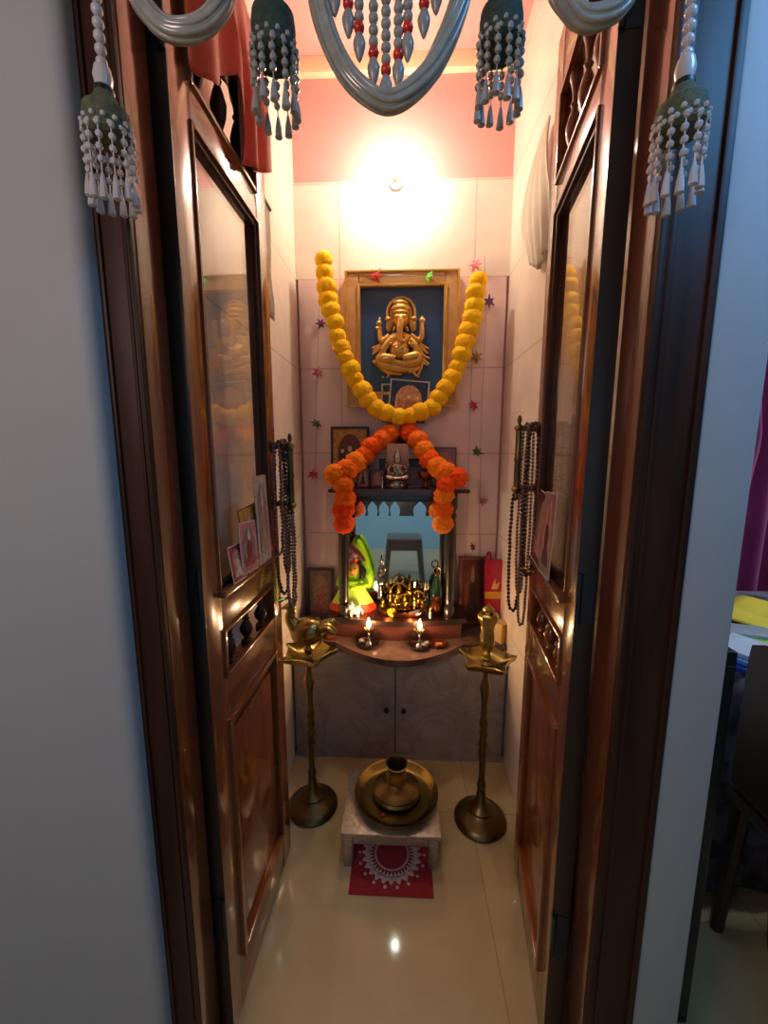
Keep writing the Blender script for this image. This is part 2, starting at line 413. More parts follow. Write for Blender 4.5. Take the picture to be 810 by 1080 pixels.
# ---------------------------------------------------------------- bead necklaces on the handles
BEADD = mat('dark_rudraksha_bead', (74, 34, 30), .45, col2=(48, 20, 20), scale=120, bump=.4, bscale=200)
BEADS = mat('silvery_bead', (176, 140, 120), .25, metal=.4, col2=(120, 84, 74), scale=100)
BEADP = mat('sandal_bead', (150, 106, 88), .4, col2=(110, 66, 56), scale=100)
def necklace(pt, dirv, w, drop, m, r, label, lean=0):
    loc = Vector(pt); d = Vector((*dirv, 0)).normalized()
    path = []
    N = 40
    for i in range(N):
        a = 2 * PI * i / N
        u = math.sin(a) * w * (1.25 - .6 * (1 - math.cos(a)) / 2 * 0)
        v = (math.cos(a) - 1) / 2 * drop
        u = w * (abs(math.sin(a)) ** .55) * (1 if math.sin(a) >= 0 else -1)
        k = random.uniform(-.0015, .0015)
        path.append(d * (u + lean * v) + Vector((k, k, v)))
    sp = spline(path, 5, True); sp.append(sp[0].copy())
    mb = MB()
    for p in walk(sp, r * 2.02): mb.ell(p, r, 8)
    mb.tube(sp[:-1], r * .25, 4, closed=True)
    o = mb.build('bead_necklace', m, loc=loc, ang=80)
    return tag(o, label, 'necklace', 'bead necklaces on the door handles')
NECK = (('L', .436, .048, 1.265, .012, .345, BEADS, .0055, 'silvery bead necklace hung lowest, from the lower post of the left door handle'),
    ('L', .425, .026, 1.425, .018, .46, BEADD, .006, 'long dark brown bead necklace close to the left door face'),
    ('L', .440, .034, 1.43, .012, .40, BEADS, .0055, 'silvery bead necklace on the top post of the left door handle'),
    ('L', .418, .020, 1.42, .012, .33, BEADP, .005, 'short tan bead necklace on the left door handle'),
    ('L', .445, .040, 1.43, .010, .52, BEADP, .005, 'longest tan bead necklace on the left door handle'),
    ('R', .438, .050, 1.30, .017, .385, BEADD, .006, 'dark bead necklace nearest the shrine on the right handle, open loop at its end'),
    ('R', .425, .026, 1.475, .012, .60, BEADP, .005, 'longest tan bead necklace on the right door handle'),
    ('R', .415, .018, 1.475, .016, .44, BEADD, .0062, 'dark brown bead necklace against the right door face'),
    ('R', .430, .036, 1.475, .012, .50, BEADS, .0052, 'silvery bead necklace on the right door handle'))
for wh, dx, dd, z, w, dr, m, r, lab in NECK:
    necklace(onleaf(wh, dx, dd, z), (.85, .5) if wh == 'L' else (-.85, .5), w, dr, m, r, lab)

# ---------------------------------------------------------------- small cards tucked on the ledges of the door glass
def flat_print(w, h, y, kind=0):
    """silhouettes (in xz at depth y) for small devotional prints: arch, seated figure, head"""
    arch = [(w * .36 * math.cos(PI * i / 14), h * .05 + h * .36 * math.sin(PI * i / 14)) for i in range(15)] + [(-w * .36, -h * .36), (w * .36, -h * .36)]
    body = [(-.30, -.38), (.30, -.38), (.26, -.25), (.13, -.16), (.17, .02), (.08, .12), (-.08, .12), (-.17, .02), (-.13, -.16), (-.26, -.25)]
    head = [(.085 * math.cos(2 * PI * i / 12) , .21 + .075 * math.sin(2 * PI * i / 12)) for i in range(12)]
    crown = [(-.09, .27), (.09, .27), (.04, .34), (0, .40), (-.04, .34)]
    sc = lambda P: [(a * w, b * h) for a, b in P]
    return arch, sc(body), sc(head), sc(crown)
PRINTS = {}
def pc(col): 
    k = 'print_%d_%d_%d' % col
    return mat(k, col, .35, col2=tuple(int(v * .7) for v in col), scale=60, amt=.4)
def picture(name, label, cat, loc, w, h, border, frame, bg, archc, bodyc, headc, rz=0, tilt=0, thick=.012, group=None, figures=1, inset=None):
    t = thing(name, label, cat, loc, rz, group)
    t.rotation_euler = (tilt, 0, rz)
    y0, y1 = -thick / 2, thick / 2
    m = MB()
    if border:
        b = border
        m.b2((-w / 2, y0, -h / 2), (-w / 2 + b, y1, h / 2), .0012).b2((w / 2 - b, y0, -h / 2), (w / 2, y1, h / 2), .0012)
        m.b2((-w / 2 + b, y0, -h / 2), (w / 2 - b, y1, -h / 2 + b), .0012).b2((-w / 2 + b, y0, h / 2 - b), (w / 2 - b, y1, h / 2), .0012)
        m.build('frame', frame, t)
    iw, ih = w - 2 * border, h - 2 * border
    f = y0 + (thick * .35 if thick > .004 else 0)
    pr = MB().b2((-iw / 2, f, -ih / 2), (iw / 2, y1 - .0005, ih / 2)).build('print', bg, t)
    ar, bo, he, cr = flat_print(iw, ih, f)
    MB().prism(ar, f - .0006, f + .0002).build('printed_arch', archc, pr)
    mb, mh = MB(), MB()
    if figures == 1:
        mb.prism(bo, f - .0012, f); mh.prism(he, f - .0018, f).prism(cr, f - .0016, f)
    else:
        for i in range(figures):
            dx = (i - (figures - 1) / 2) * iw * .22; k = .55 if i != figures // 2 else .75
            mb.prism([(a * k + dx, b * k - ih * .02) for a, b in bo], f - .0012 - .0002 * i, f)
            mh.prism([(a * k + dx, b * k - ih * .02) for a, b in he], f - .0018 - .0002 * i, f)
    mb.build('printed_figure', bodyc, pr); mh.build('printed_head', headc, pr)
    return t
WHITEB = mat('white_card', (206, 188, 180), .5)
def door_card(which, x, w, h, lab, cols, lean, roll):
    p = onleaf(which, x, .012 + .006, 1.1)
    o, v = (LORG, LDIR) if which == 'L' else (RORG, RDIR)
    ang = math.atan2(v[1], v[0]) + (0 if which == 'L' else PI)
    t = picture('devotional_card', lab, 'card', p, w, h, .003, *cols[:5], thick=.002, group='devotional cards on the door ledges')
    t.rotation_euler = Matrix.Rotation(ang, 3, 'Z').to_4x4().to_3x3().__matmul__(Matrix.Rotation(lean, 3, 'X') @ Matrix.Rotation(roll, 3, 'Y')).to_euler()
    off = t.rotation_euler.to_matrix() @ Vector((0, 0, h / 2 + w / 2 * abs(math.sin(roll))))
    t.location = p + off
    return t
MAUVE, PINKP, REDP, GOLDP, NAVY, DRED, TAN, PURP = pc((150, 120, 120)), pc((206, 130, 120)), pc((170, 50, 48)), pc((206, 150, 60)), pc((46, 60, 100)), pc((96, 30, 28)), pc((186, 150, 120)), pc((110, 62, 96))
SKIN = pc((220, 160, 120)); IVORY = pc((226, 206, 180)); DBROWN = pc((70, 44, 34)); ORNG = pc((220, 110, 40))
door_card('L', .135, .07, .085, 'small red and white card leaning lowest at the near end of the left ledge', (WHITEB, REDP, PINKP, IVORY, SKIN), -.16, .04)
door_card('L', .235, .11, .16, 'gold and brown picture card in the middle of the left ledge', (DBROWN, GOLDP, TAN, REDP, SKIN), -.10, -.05)
door_card('L', .195, .10, .125, 'pink card behind the small red card on the left ledge', (WHITEB, PINKP, MAUVE, REDP, IVORY), -.06, .08)
door_card('L', .325, .11, .135, 'dark red figured card at the shrine end of the left ledge', (DBROWN, DRED, REDP, PINKP, SKIN), -.09, .02)
door_card('L', .30, .09, .235, 'tall pale folded card standing behind the others on the left ledge', (TAN, pc((196, 176, 160)), MAUVE, TAN, IVORY), -.03, .0)
door_card('R', .30, .12, .19, 'pale-edged dark red card at the shrine end of the right ledge', (WHITEB, DRED, MAUVE, PINKP, TAN), -.08, .05)
door_card('R', .20, .11, .20, 'mauve card with white border nearest the viewer on the right ledge', (WHITEB, MAUVE, PINKP, DRED, TAN), -.05, -.05)

# ---------------------------------------------------------------- cloths
REDC = mat('red_orange_cloth', (214, 66, 26), .75, col2=(190, 50, 18), scale=30, sheen=.4, bump=.1, bscale=400)
hemk = [(.05, 2.075), (.07, 2.07), (.12, 2.09), (.16, 2.14), (.235, 2.20), (.255, 2.10), (.27, 2.055), (.33, 2.075), (.40, 2.11), (.46, 2.15)]
def interp(T, x):
    for (a, p), (b, q) in zip(T, T[1:]):
        if x <= b: return p + (q - p) * max(0, (x - a) / (b - a))
    return T[-1][1]
loc = onleaf('L', .28, 0, 2.43)
def clothfn(u, v):
    x = .05 + .40 * u
    zb = interp(hemk, x)
    # v 0 = back hem, up over the leaf top, down the front
    back = .16; top = THK + .02; front = 2.44 - zb; tot = back + top + front; d = v * tot
    fold = .5 + .5 * math.sin(x * 62 + 1.2 * math.sin(x * 21)); 
    if d < back: f, z = -(THK + .010) - .012 * fold * (1 - d / back), 2.44 - (back - d)
    elif d < back + top: f, z = -(THK + .010) + (d - back), 2.442 + .004 * math.sin((d - back) / top * PI)
    else:
        k = (d - back - top) / front
        f, z = .010 + .024 * fold * min(1, k * 1.6), 2.44 - (d - back - top)
    return onleaf('L', x, f, z) - loc
o = MB().sheet(clothfn, 90, 50).build('red_cloth', REDC, loc=loc, solid=.002, ang=180)
tag(o, 'pleated red-orange cloth draped over the top of the left door', 'cloth')
WCL = mat('white_cotton', (238, 228, 210), .8, col2=(226, 214, 194), scale=20, sheen=.3)
loc = Vector((.464, 1.47, 2.42))
def wfn(u, v):
    w = .035 + .11 * math.sin(min(1, v * 1.25) * PI * .55) - .06 * max(0, v - .62) / .38
    y = (u - .5) * 2 * w
    x = -.012 - .022 * (.5 + .5 * math.cos(u * 26 + v * 3)) * (.3 + .7 * v) - .02 * math.sin(v * PI)
    return Vector((x, y + .02 * math.sin(v * 4), -v * (.44 - .10 * abs(u - .4))))
tag(MB().sheet(wfn, 40, 30).build('white_cloth', WCL, loc=loc, solid=.002, ang=180), 'bunched white cloth hanging on the right wall behind the open door', 'cloth')
# dark calendar on the left wall
GREYP = mat('dim_calendar_print', (96, 86, 80), .4, col2=(150, 132, 116), scale=26, amt=.3)
t = thing('wall_calendar', 'dark printed calendar hanging on the left wall beyond the open door', 'calendar', (XL + .006, 1.46, 2.06))
MB().sheet(lambda u, v: Vector((.004 + .006 * math.sin(v * 9) * v, (u - .5) * .20, .18 - .37 * v)), 4, 24).build('sheet', GREYP, t, solid=.002)
MB().tube([(.006, -.105, .185), (.006, .105, .185)], .006, 8).build('top_rod', DBROWN, t)

# ---------------------------------------------------------------- wall bulb
bp = aty(417, 167, 1.80)
t = thing('wall_bulb', 'bright round lit bulb high on the pink back wall', 'lamp', bp)
MB().ell((0, 0, 0), (.033, .033, .028), 20).build('bulb', emit_mat('bulb_glow', (1.0, .86, .67), 330), t)
MB().lathe([(.012, .030), (.015, .05), (.018, .055), (.018, .12), (.034, .13), (.034, YB + .012 - bp.y)], (0, 0, 0), 18, Matrix.Rotation(-PI / 2, 4, 'X')).build('holder', mat('white_holder', (232, 226, 214), .4), t)

# ---------------------------------------------------------------- marble cabinet + counter
CT, CB = .55, .522
t = thing('base_cabinet', 'marble-fronted cabinet with two doors under the shrine counter', 'cabinet', (0, 1.66, 0))
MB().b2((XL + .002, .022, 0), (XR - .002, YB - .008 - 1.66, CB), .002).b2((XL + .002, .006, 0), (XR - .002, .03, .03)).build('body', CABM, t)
for x0, x1, kx in ((XL + .012, -.0245, -.062), (-.0205, XR - .014, .014)):
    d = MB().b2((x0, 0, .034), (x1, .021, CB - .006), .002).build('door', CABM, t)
    MB().lathe([(0, .024), (.008, .023), (.0115, .017), (.009, .010), (.005, .006), (.006, 0)], (kx, 0, .255), 16, Matrix.Rotation(PI / 2, 4, 'X')).build('knob', BLACK, d)
STONE = mat('brown_stone_slab', (104, 80, 70), .14, col2=(78, 58, 50), scale=24, coat=.3, amt=.5)
poly = [(XL + .001, YB - .008), (XL + .001, 1.705)]
for i in range(25):
    u = i / 24; x = -.29 + .565 * u
    poly.append((x, 1.703 - .158 * math.sin(PI * u) ** .85))
poly += [(XR - .001, 1.70), (XR - .001, YB - .008)]
cm = MB().prism(poly, CB, CT, 'xy')
es = [e for e in cm.bm.edges if abs(e.verts[0].co.z - e.verts[1].co.z) < 1e-5]
bmesh.ops.bevel(cm.bm, geom=es, offset=.005, segments=2, affect='EDGES')
tag(cm.build('stone_counter', STONE, ang=30, loc=(0, 1.8, CB), world=True), 'brown stone counter with a curved front over the marble cabinet', 'counter')

# ---------------------------------------------------------------- mandir (wooden shrine)
MY = 1.765           # pillar plane
t = thing('wooden_shrine', 'dark wooden shrine with pillars and a mirror on the stone counter', 'shrine', (-.015, MY, CT))
ZB = .652 - CT       # platform top (local)
ZT = aty(420, 516, 1.74).z - CT
bx0, bx1 = aty(347, 652, 1.75).x + .015, aty(492, 652, 1.75).x + .015
def bowed(x0, x1, yb, yf, bow, n=16):
    P = [(x1, yb), (x0, yb)]
    for i in range(n + 1):
        u = i / n; P.append((x0 + (x1 - x0) * u, yf - bow * math.sin(PI * u)))
    return P
def prs(mb, poly, z0, z1, bev):
    k = MB().prism(poly, z0, z1, 'xy')
    e = [e for e in k.bm.edges if abs(e.verts[0].co.z - e.verts[1].co.z) < 1e-5]
    bmesh.ops.bevel(k.bm, geom=e, offset=bev, segments=2, affect='EDGES')
    me = bpy.data.meshes.new('tmp'); k.bm.to_mesh(me); k.bm.free(); mb.bm.from_mesh(me); bpy.data.meshes.remove(me)
    return mb
m = MB(); prs(m, bowed(bx0, bx1, .17, -.025, .045), ZB - .022, ZB, .004)
m.build('platform', EBONY, t)
m = MB(); prs(m, bowed(bx0 + .02, bx1 - .02, .165, -.005, .04), 0, ZB - .022, .002); m.build('plinth', MAHOG, t)
tx0, tx1 = aty(346, 518, 1.735).x + .015, aty(496, 518, 1.735).x + .015
m = MB(); prs(m, bowed(tx0, tx1, .17, -.03, .006), ZT - .016, ZT, .003); prs(m, bowed(tx0 + .05, tx1 - .05, .165, -.012, .0), ZT - .034, ZT - .016, .002)
m.build('top_board', MAHOG, t)
PILL = [(.024, 0), (.026, .02), (.026, .08), (.018, .10), (.024, .13), (.020, .16), (.021, .30), (.0235, .5), (.021, .78), (.018, .82), (.024, .85), (.018, .88), (.026, .92), (.026, 1), (0, 1)]
pxl, pxr = aty(362.5, 600, MY).x + .015, aty(475, 600, MY).x + .015
for x, y in ((pxl, 0), (pxr, 0), (pxl - .01, .118), (pxr + .01, .118)):
    MB().lathe([(r, ZB + q * (ZT - .034 - ZB)) for r, q in PILL], (x, y, 0), 18).build('pillar', EBONY, t)
MB().b2((pxl, .145, ZB), (pxr, .149, ZT - .03)).build('mirror', MIRROR, t)
MB().b2((pxl - .012, .150, ZB), (pxr + .012, .166, ZT - .03)).build('backboard', EBONY, t)
# carved valance with pointed-arch cut-outs
VY = MY + .127
vz1 = ZT - .034; vz0 = aty(420, 544, VY).z - CT
def X_(px): return aty(px, 535, VY).x + .015
arches = [(376, 385), (388, 397.5), (400, 409.5), (412, 421), (437, 449), (453, 463)]
zpk = aty(400, 528, VY).z - CT; zsh = aty(400, 534, VY).z - CT
vm = MB()
def vq(poly): vm.prism(poly, .122, .132)
vq([(X_(372), zpk), (X_(468), zpk), (X_(468), vz1), (X_(372), vz1)])
edge = X_(372)
for a, b in arches + [(468, 468)]:
    xa, xb = X_(a), X_(b); xm = (xa + xb) / 2
    fl = min(.005, (xa - edge) * .35)
    vq([(edge, zpk), (edge, zsh), (xa, zsh), (xa, zpk)])
    vq([(edge, zsh), (edge + fl, (vz0 + zsh) / 2), (xa - fl, (vz0 + zsh) / 2), (xa, zsh)])
    vq([(edge + fl, (vz0 + zsh) / 2), (edge, vz0), (xa, vz0), (xa - fl, (vz0 + zsh) / 2)])
    if b > a:
        vq([(xa, zpk), (xa, zsh), (xm, zpk)]); vq([(xb, zpk), (xm, zpk), (xb, zsh)])
    edge = xb
vm.build('valance', EBONY, t, flat=True)
LEDC = (.86, .95, .80)
MB().b2((pxl + .02, -.016, vz1 - .022), (pxr - .02, -.008, vz1 + .002), .002).build('fascia', EBONY, t)
MB().ell((-.005, .012, vz1 - .010), (.012, .012, .009), 14).build('small_bulb', emit_mat('led_glow', LEDC, 170), t)

# ---------------------------------------------------------------- figures
def seated(mb, c, h, arms=4, halo=True, seg=12, ydep=.7):
    """small seated idol with base, crossed legs, arms, head and crown; c = base centre"""
    c = Vector(c); k = h
    P = lambda x, y, z: c + Vector((x * k, y * k, z * k))
    mb.lathe([(0, 0), (.30 * k, 0), (.31 * k, .05 * k), (.25 * k, .09 * k), (.28 * k, .14 * k), (0, .15 * k)], c, 16)
    mb.ell(P(0, -.03, .20), (.27 * k, .17 * k, .075 * k), seg)
    for s in (-1, 1): mb.tube([P(.08 * s, .02, .22), P(.24 * s, -.08, .22), P(.02 * s, -.18, .19)], [.07 * k, .07 * k, .045 * k], 8, sm=3)
    mb.ell(P(0, 0, .38), (.15 * k, .11 * k, .17 * k), seg); mb.ell(P(0, 0, .50), (.17 * k, .09 * k, .09 * k), seg)
    mb.ell(P(0, -.02, .655), (.085 * k, .085 * k, .10 * k), seg)
    mb.ell(P(0, -.105, .65), (.018 * k, .02 * k, .03 * k), 8)
    mb.lathe([(.09 * k, .70 * k), (.10 * k, .74 * k), (.07 * k, .80 * k), (.075 * k, .83 * k), (.04 * k, .91 * k), (.02 * k, .95 * k), (0, k)], c, 12)
    for s in (-1, 1):
        mb.ell(P(.095 * s, 0, .65), (.02 * k, .03 * k, .045 * k), 8)
        mb.tube([P(.16 * s, 0, .52), P(.23 * s, -.02, .38), P(.13 * s, -.14, .33)], [.05 * k, .042 * k, .03 * k], 8, sm=3); mb.ell(P(.12 * s, -.16, .33), .04 * k, 8)
        if arms > 2: mb.tube([P(.15 * s, .02, .52), P(.28 * s, .02, .45), P(.27 * s, -.02, .62)], [.045 * k, .038 * k, .028 * k], 8, sm=3); mb.ell(P(.27 * s, -.02, .65), .038 * k, 8)
    if halo:
        mb.tube([P(.34 * math.cos(a), .07, .50 + .42 * math.sin(a)) for a in [(-.25 + 1.5 * i / 18) * PI for i in range(19)]], .028 * k, 6)
    return mb
def standing(mb, c, h, seg=10):
    c = Vector(c); k = h; P = lambda x, y, z: c + Vector((x * k, y * k, z * k))
    mb.lathe([(0, 0), (.18 * k, 0), (.18 * k, .04 * k), (.12 * k, .08 * k), (.13 * k, .10 * k), (.11 * k, .18 * k), (.085 * k, .40 * k), (.07 * k, .46 * k), (.10 * k, .60 * k), (.095 * k, .66 * k), (.035 * k, .69 * k), (.035 * k, .71 * k)], c, 14)
    mb.ell(P(0, -.01, .765), (.062 * k, .062 * k, .072 * k), seg); mb.lathe([(.065 * k, .80 * k), (.07 * k, .83 * k), (.045 * k, .90 * k), (0, k)], c, 10)
    for s in (-1, 1): mb.tube([P(.10 * s, 0, .63), P(.155 * s, -.01, .50), P(.08 * s, -.10, .47)], [.034 * k, .03 * k, .022 * k], 8, sm=3); mb.ell(P(.075 * s, -.11, .47), .028 * k, 8)
    return mb

# ---------------------------------------------------------------- large framed relief
FYB = YB - .008
p0, p1 = aty(364, 287, FYB - .03), aty(481, 429, FYB - .03)
fw, fh = p1.x - p0.x, p0.z - p1.z
fc = Vector(((p0.x + p1.x) / 2, FYB - .018, (p0.z + p1.z) / 2))
t = thing('framed_relief', 'large gold-framed golden elephant-headed relief on blue, centre of back wall', 'framed picture', fc)
def frame_ring(w, h, b, y0, y1, bev=.004):
    m = MB()
    for sx in (-1, 1): m.b2((sx * w / 2, y0, -h / 2), (sx * (w / 2 - b), y1, h / 2), bev)
    for sz in (-1, 1): m.b2((-w / 2 + b, y0, sz * h / 2), (w / 2 - b, y1, sz * (h / 2 - b)), bev)
    return m
frame_ring(fw, fh, .060, -.020, .016, .006).build('outer_frame', GOLDL, t)
frame_ring(fw + .004, fh + .004, .010, -.026, .0, .003).build('edge_bead', GOLD, t)
frame_ring(fw - .105, fh - .105, .014, -.026, .0, .004).build('inner_lip', GOLD, t)
BLUEB = mat('blue_green_backing', (58, 82, 142), .3, col2=(44, 78, 100), scale=5, amt=.4, coat=.4)
MB().b2((-fw / 2 + .05, .002, -fh / 2 + .05), (fw / 2 - .05, .012, fh / 2 - .05)).build('backing_panel', BLUEB, t)
gc = aty(375 + 395 / 8.3, 300 + 480 / 8.3, FYB - .03) - fc
k = .00051 * 1.0
def G(x, y, d=0): return Vector((gc.x + (x - 395) * k, .004 - d * k, gc.z - (y - 480) * k))
def ge(m, x, y, rx, ry, d=0, rd=45, rot=0): m.ell(G(x, y, d), (rx * k, rd * k, ry * k), 16, Matrix.Rotation(rot, 4, 'Y'))
def gt(m, pts, r, d=25, sm=4):
    P = [G(p[0], p[1], p[2] if len(p) > 2 else d) for p in pts]
    m.tube(P, [q * k for q in r] if hasattr(r, '__len__') else r * k, 10, sm=sm)
m = MB()
gt(m, [(397 + 122 * math.cos(a), 262 - 132 * math.sin(a)) for a in [PI * (-.12 + 1.24 * i / 16) for i in range(17)]], 13, 10, 1)
ge(m, 397, 262, 108, 116, 0, 12)
ge(m, 392, 172, 66, 20, 20, 22); ge(m, 392, 225, 82, 40, 25, 45); ge(m, 392, 262, 70, 22, 40, 40)
ge(m, 392, 325, 66, 58, 35, 55); ge(m, 360, 305, 26, 22, 70, 25); ge(m, 425, 305, 26, 22, 70, 25)
ge(m, 296, 352, 36, 62, 15, 22, .15); ge(m, 498, 352, 36, 62, 15, 22, -.15)
ge(m, 285, 310, 30, 22, 22, 24); ge(m, 508, 310, 30, 22, 22, 24)
gt(m, [(392, 330, 70), (388, 400, 84), (386, 455, 84), (394, 500, 84), (420, 512, 80), (440, 492, 76), (432, 475, 76)], [36, 30, 25, 21, 18, 15, 11])
gt(m, [(345, 385, 50), (330, 415, 60)], [13, 6], sm=2); gt(m, [(440, 385, 50), (458, 420, 60)], [15, 9], sm=2)
ge(m, 388, 475, 105, 62, 20, 45); ge(m, 385, 568, 92, 82, 30, 62)
gt(m, [(300, 455), (240, 495), (215, 465), (208, 400), (205, 360)], [34, 32, 27, 22, 18], 28)
gt(m, [(478, 455), (545, 495), (578, 460), (582, 400), (580, 345)], [34, 32, 27, 22, 18], 28)
ge(m, 205, 345, 26, 26, 30, 22); ge(m, 212, 318, 12, 26, 30, 16); ge(m, 190, 390, 26, 16, 36, 16, .6); ge(m, 582, 325, 28, 24, 30, 22); ge(m, 578, 306, 14, 18, 30, 16)
gt(m, [(310, 490), (262, 545), (245, 600), (262, 628)], [32, 29, 24, 20], 45); ge(m, 262, 628, 30, 28, 55, 26)
gt(m, [(470, 490), (520, 540), (530, 600), (515, 640)], [32, 29, 24, 20], 45); ge(m, 500, 530, 34, 28, 52, 26)
for q in ([(250, 500), (200, 530), (140, 548)], [(245, 520), (190, 570), (146, 602)], [(262, 530), (215, 590), (175, 630)], [(235, 545), (175, 560), (150, 578)]): gt(m, q, [16, 13, 8], 18)
for q in ([(540, 500), (600, 540), (645, 560)], [(545, 520), (610, 580), (640, 598)], [(545, 545), (600, 620), (655, 640)], [(540, 570), (585, 640), (650, 690)], [(535, 600), (560, 660), (640, 700)]): gt(m, q, [16, 14, 8], 18)
gt(m, [(420, 650), (520, 630), (555, 640), (530, 685), (400, 690), (280, 655)], [40, 44, 40, 36, 32, 22], 50)
gt(m, [(350, 650), (240, 640), (205, 665), (260, 705), (380, 735), (470, 740)], [40, 42, 38, 36, 32, 24], 44)
ge(m, 262, 655, 40, 22, 70, 20); ge(m, 380, 720, 160, 40, 15, 40); ge(m, 300, 740, 120, 36, 12, 32, .35); ge(m, 470, 735, 110, 36, 12, 32, -.2)
gt(m, [(150, 660), (210, 700), (300, 760), (350, 775)], [14, 22, 24, 12], 20)
gt(m, [(540, 690), (585, 700), (560, 760), (545, 790)], [14, 14, 12, 10], 20); gt(m, [(510, 730), (525, 780), (565, 802)], [16, 13, 9], 20)
gt(m, [(300, 770), (270, 805)], [16, 8], 16, 2); gt(m, [(230, 790), (245, 800)], [10, 10], 12, 1)
for i in range(9): a = PI * (.1 + .8 * i / 8); ge(m, 388 + 95 * math.cos(a), 470 + 95 * math.sin(a), 11, 11, 62 + 20 * math.sin(a), 12)
m.build('relief_figure', GOLD, t, remesh=.0016, smooth_it=1)

# two cards tucked in front of the frame
def card_at(px0, py0, px1, py1, y, label, cols, roll=0, **kw):
    a, b = aty(px0, py0, y), aty(px1, py1, y)
    tt = picture('devotional_card', label, 'card', ((a.x + b.x) / 2, y, (a.z + b.z) / 2), b.x - a.x, a.z - b.z, .006, *cols, thick=.003, **kw)
    tt.rotation_euler = (0, roll, 0)
    return tt
card_at(410, 401, 451, 447, FYB - .045, 'tilted white-bordered card showing a peach deity, leaning on the large frame', (WHITEB, NAVY, SKIN, pc((190, 120, 90)), pc((230, 190, 150))), .09, figures=3)
card_at(402, 405, 440, 447, FYB - .040, 'white-bordered dark card half hidden behind the tilted card', (WHITEB, NAVY, PURP, MAUVE, SKIN), .02)

# ---------------------------------------------------------------- pompom garlands
def pompom_mesh(name, r, m, amp, seed):
    bm = bmesh.new(); bmesh.ops.create_icosphere(bm, subdivisions=4, radius=r); random.seed(seed)
    for v in bm.verts:
        n = v.co.normalized(); q = noise.noise(n * 5 + Vector((seed, 0, 0)))
        v.co *= 1 + amp * (random.random() - .5) + amp * .9 * q
    me = bpy.data.meshes.new(name); bm.to_mesh(me); bm.free()
    me.polygons.foreach_set('use_smooth', [True] * len(me.polygons)); me.materials.append(m); return me
YM = [pompom_mesh('pompom', .042, YPOM, .09, i) for i in range(3)]
OM = [pompom_mesh('pompom', .045, OPOM, .17, i + 9) for i in range(3)]
CORD = mat('garland_thread', (190, 150, 60), .8)
def garland(name, label, pts, meshes, step, m_cord, squash=1.0, size=None):
    loc = sum(pts, Vector()) / len(pts)
    t = thing(name, label, 'garland', loc)
    sp = spline(pts, 8)
    MB().tube([p - loc for p in sp], .003, 6).build('cord', m_cord, t)
    for i, p in enumerate(walk(sp, step)):
        o = bpy.data.objects.new('pompom', meshes[i % len(meshes)]); COL.objects.link(o); o.parent = t
        o.location = p - loc + Vector((random.uniform(-1, 1), random.uniform(-1, .4), random.uniform(-1, 1))) * .005
        o.rotation_euler = [random.uniform(-.5, .5), random.uniform(-.3, .3), random.uniform(0, 6)]
        k = random.uniform(.9, 1.07); o.scale = (k, k, k * squash)
    return t
gy = FYB - .085
ypx = [(341, 275), (343, 292), (346, 310), (350, 330), (356, 352), (362, 373), (371, 393), (381, 411), (393, 426), (407, 436), (425, 440), (442, 436), (457, 428), (470, 411), (480, 391), (489, 368), (495, 345), (500, 322), (504, 302), (507, 286)]
random.seed(5)
garland('yellow_garland', 'yellow pompom garland hung in a deep curve round the large framed relief', [aty(x, y, gy) for x, y in ypx], YM, .0515, CORD, .9)
OY = 1.70
lp = [aty(412, 457, 1.86), aty(397, 467, 1.83), aty(386, 478, 1.80), aty(377, 487, 1.77), aty(366, 496, 1.72), aty(354, 500, 1.70), aty(361, 510, 1.69), aty(363, 524, 1.69), aty(363, 542, 1.70), aty(362, 556, 1.70), aty(362, 564, 1.70)]
rp_ = [aty(432, 457, 1.86), aty(441, 464, 1.83), aty(448, 476, 1.80), aty(456, 487, 1.77), aty(466, 497, 1.72), aty(483, 503, 1.70), aty(471, 509, 1.69), aty(468, 522, 1.69), aty(467, 540, 1.70), aty(467, 556, 1.70), aty(467, 562, 1.70)]
garland('orange_garland', 'orange marigold garland draped down the left side of the shrine', lp, OM, .056, CORD, .92)
garland('orange_garland', 'orange marigold garland draped down the right side of the shrine', rp_, OM, .056, CORD, .92)

# ---------------------------------------------------------------- hanging leaf strings
LEAFP = [(0, .55), (.10, .18), (.50, .30), (.24, -.02), (.42, -.30), (.10, -.20), (.03, -.55), (-.03, -.55), (-.10, -.20), (-.42, -.30), (-.24, -.02), (-.50, .30), (-.10, .18)]
LC = {'purple': (110, 50, 110), 'pink': (222, 110, 120), 'green': (70, 120, 50), 'red': (198, 44, 48), 'olive': (170, 130, 50), 'lime': (110, 210, 50), 'rust': (196, 90, 90), 'scarlet': (224, 60, 30), 'maroon': (120, 44, 50)}
for n_, c_ in LC.items(): mat('leaf_' + n_, c_, .6, scale=80)
def leaves(label, y, pts, thread):
    a = aty(*thread[0], y); t = thing('leaf_string', label, 'decoration', a)
    MB().tube([aty(*q, y) - a for q in thread], .0008, 5).build('thread', MATS['print_150_120_120'], t)
    for px, py, c, sz in pts:
        p = aty(px, py, y) - a; ry = random.uniform(-PI, PI); rx = random.uniform(-.9, .9)
        Mx = Matrix.Rotation(ry, 4, 'Y') @ Matrix.Rotation(rx, 4, 'X')
        m = MB().prism([(q[0] * sz, q[1] * sz) for q in LEAFP], -.0012, .0012)
        for v in m.bm.verts: v.co.y += abs(v.co.x) * .35; v.co = Mx @ v.co + p
        m.build('paper_leaf', MATS['leaf_' + c], t, flat=True)
random.seed(3)
leaves('thread of purple, pink, green and red paper leaves left of the frame', FYB - .012, [(338, 341, 'purple', .05), (335, 393, 'pink', .055), (334, 446, 'green', .06), (330, 500, 'red', .058)], [(337, 300), (336, 345), (334, 400), (332, 515)])
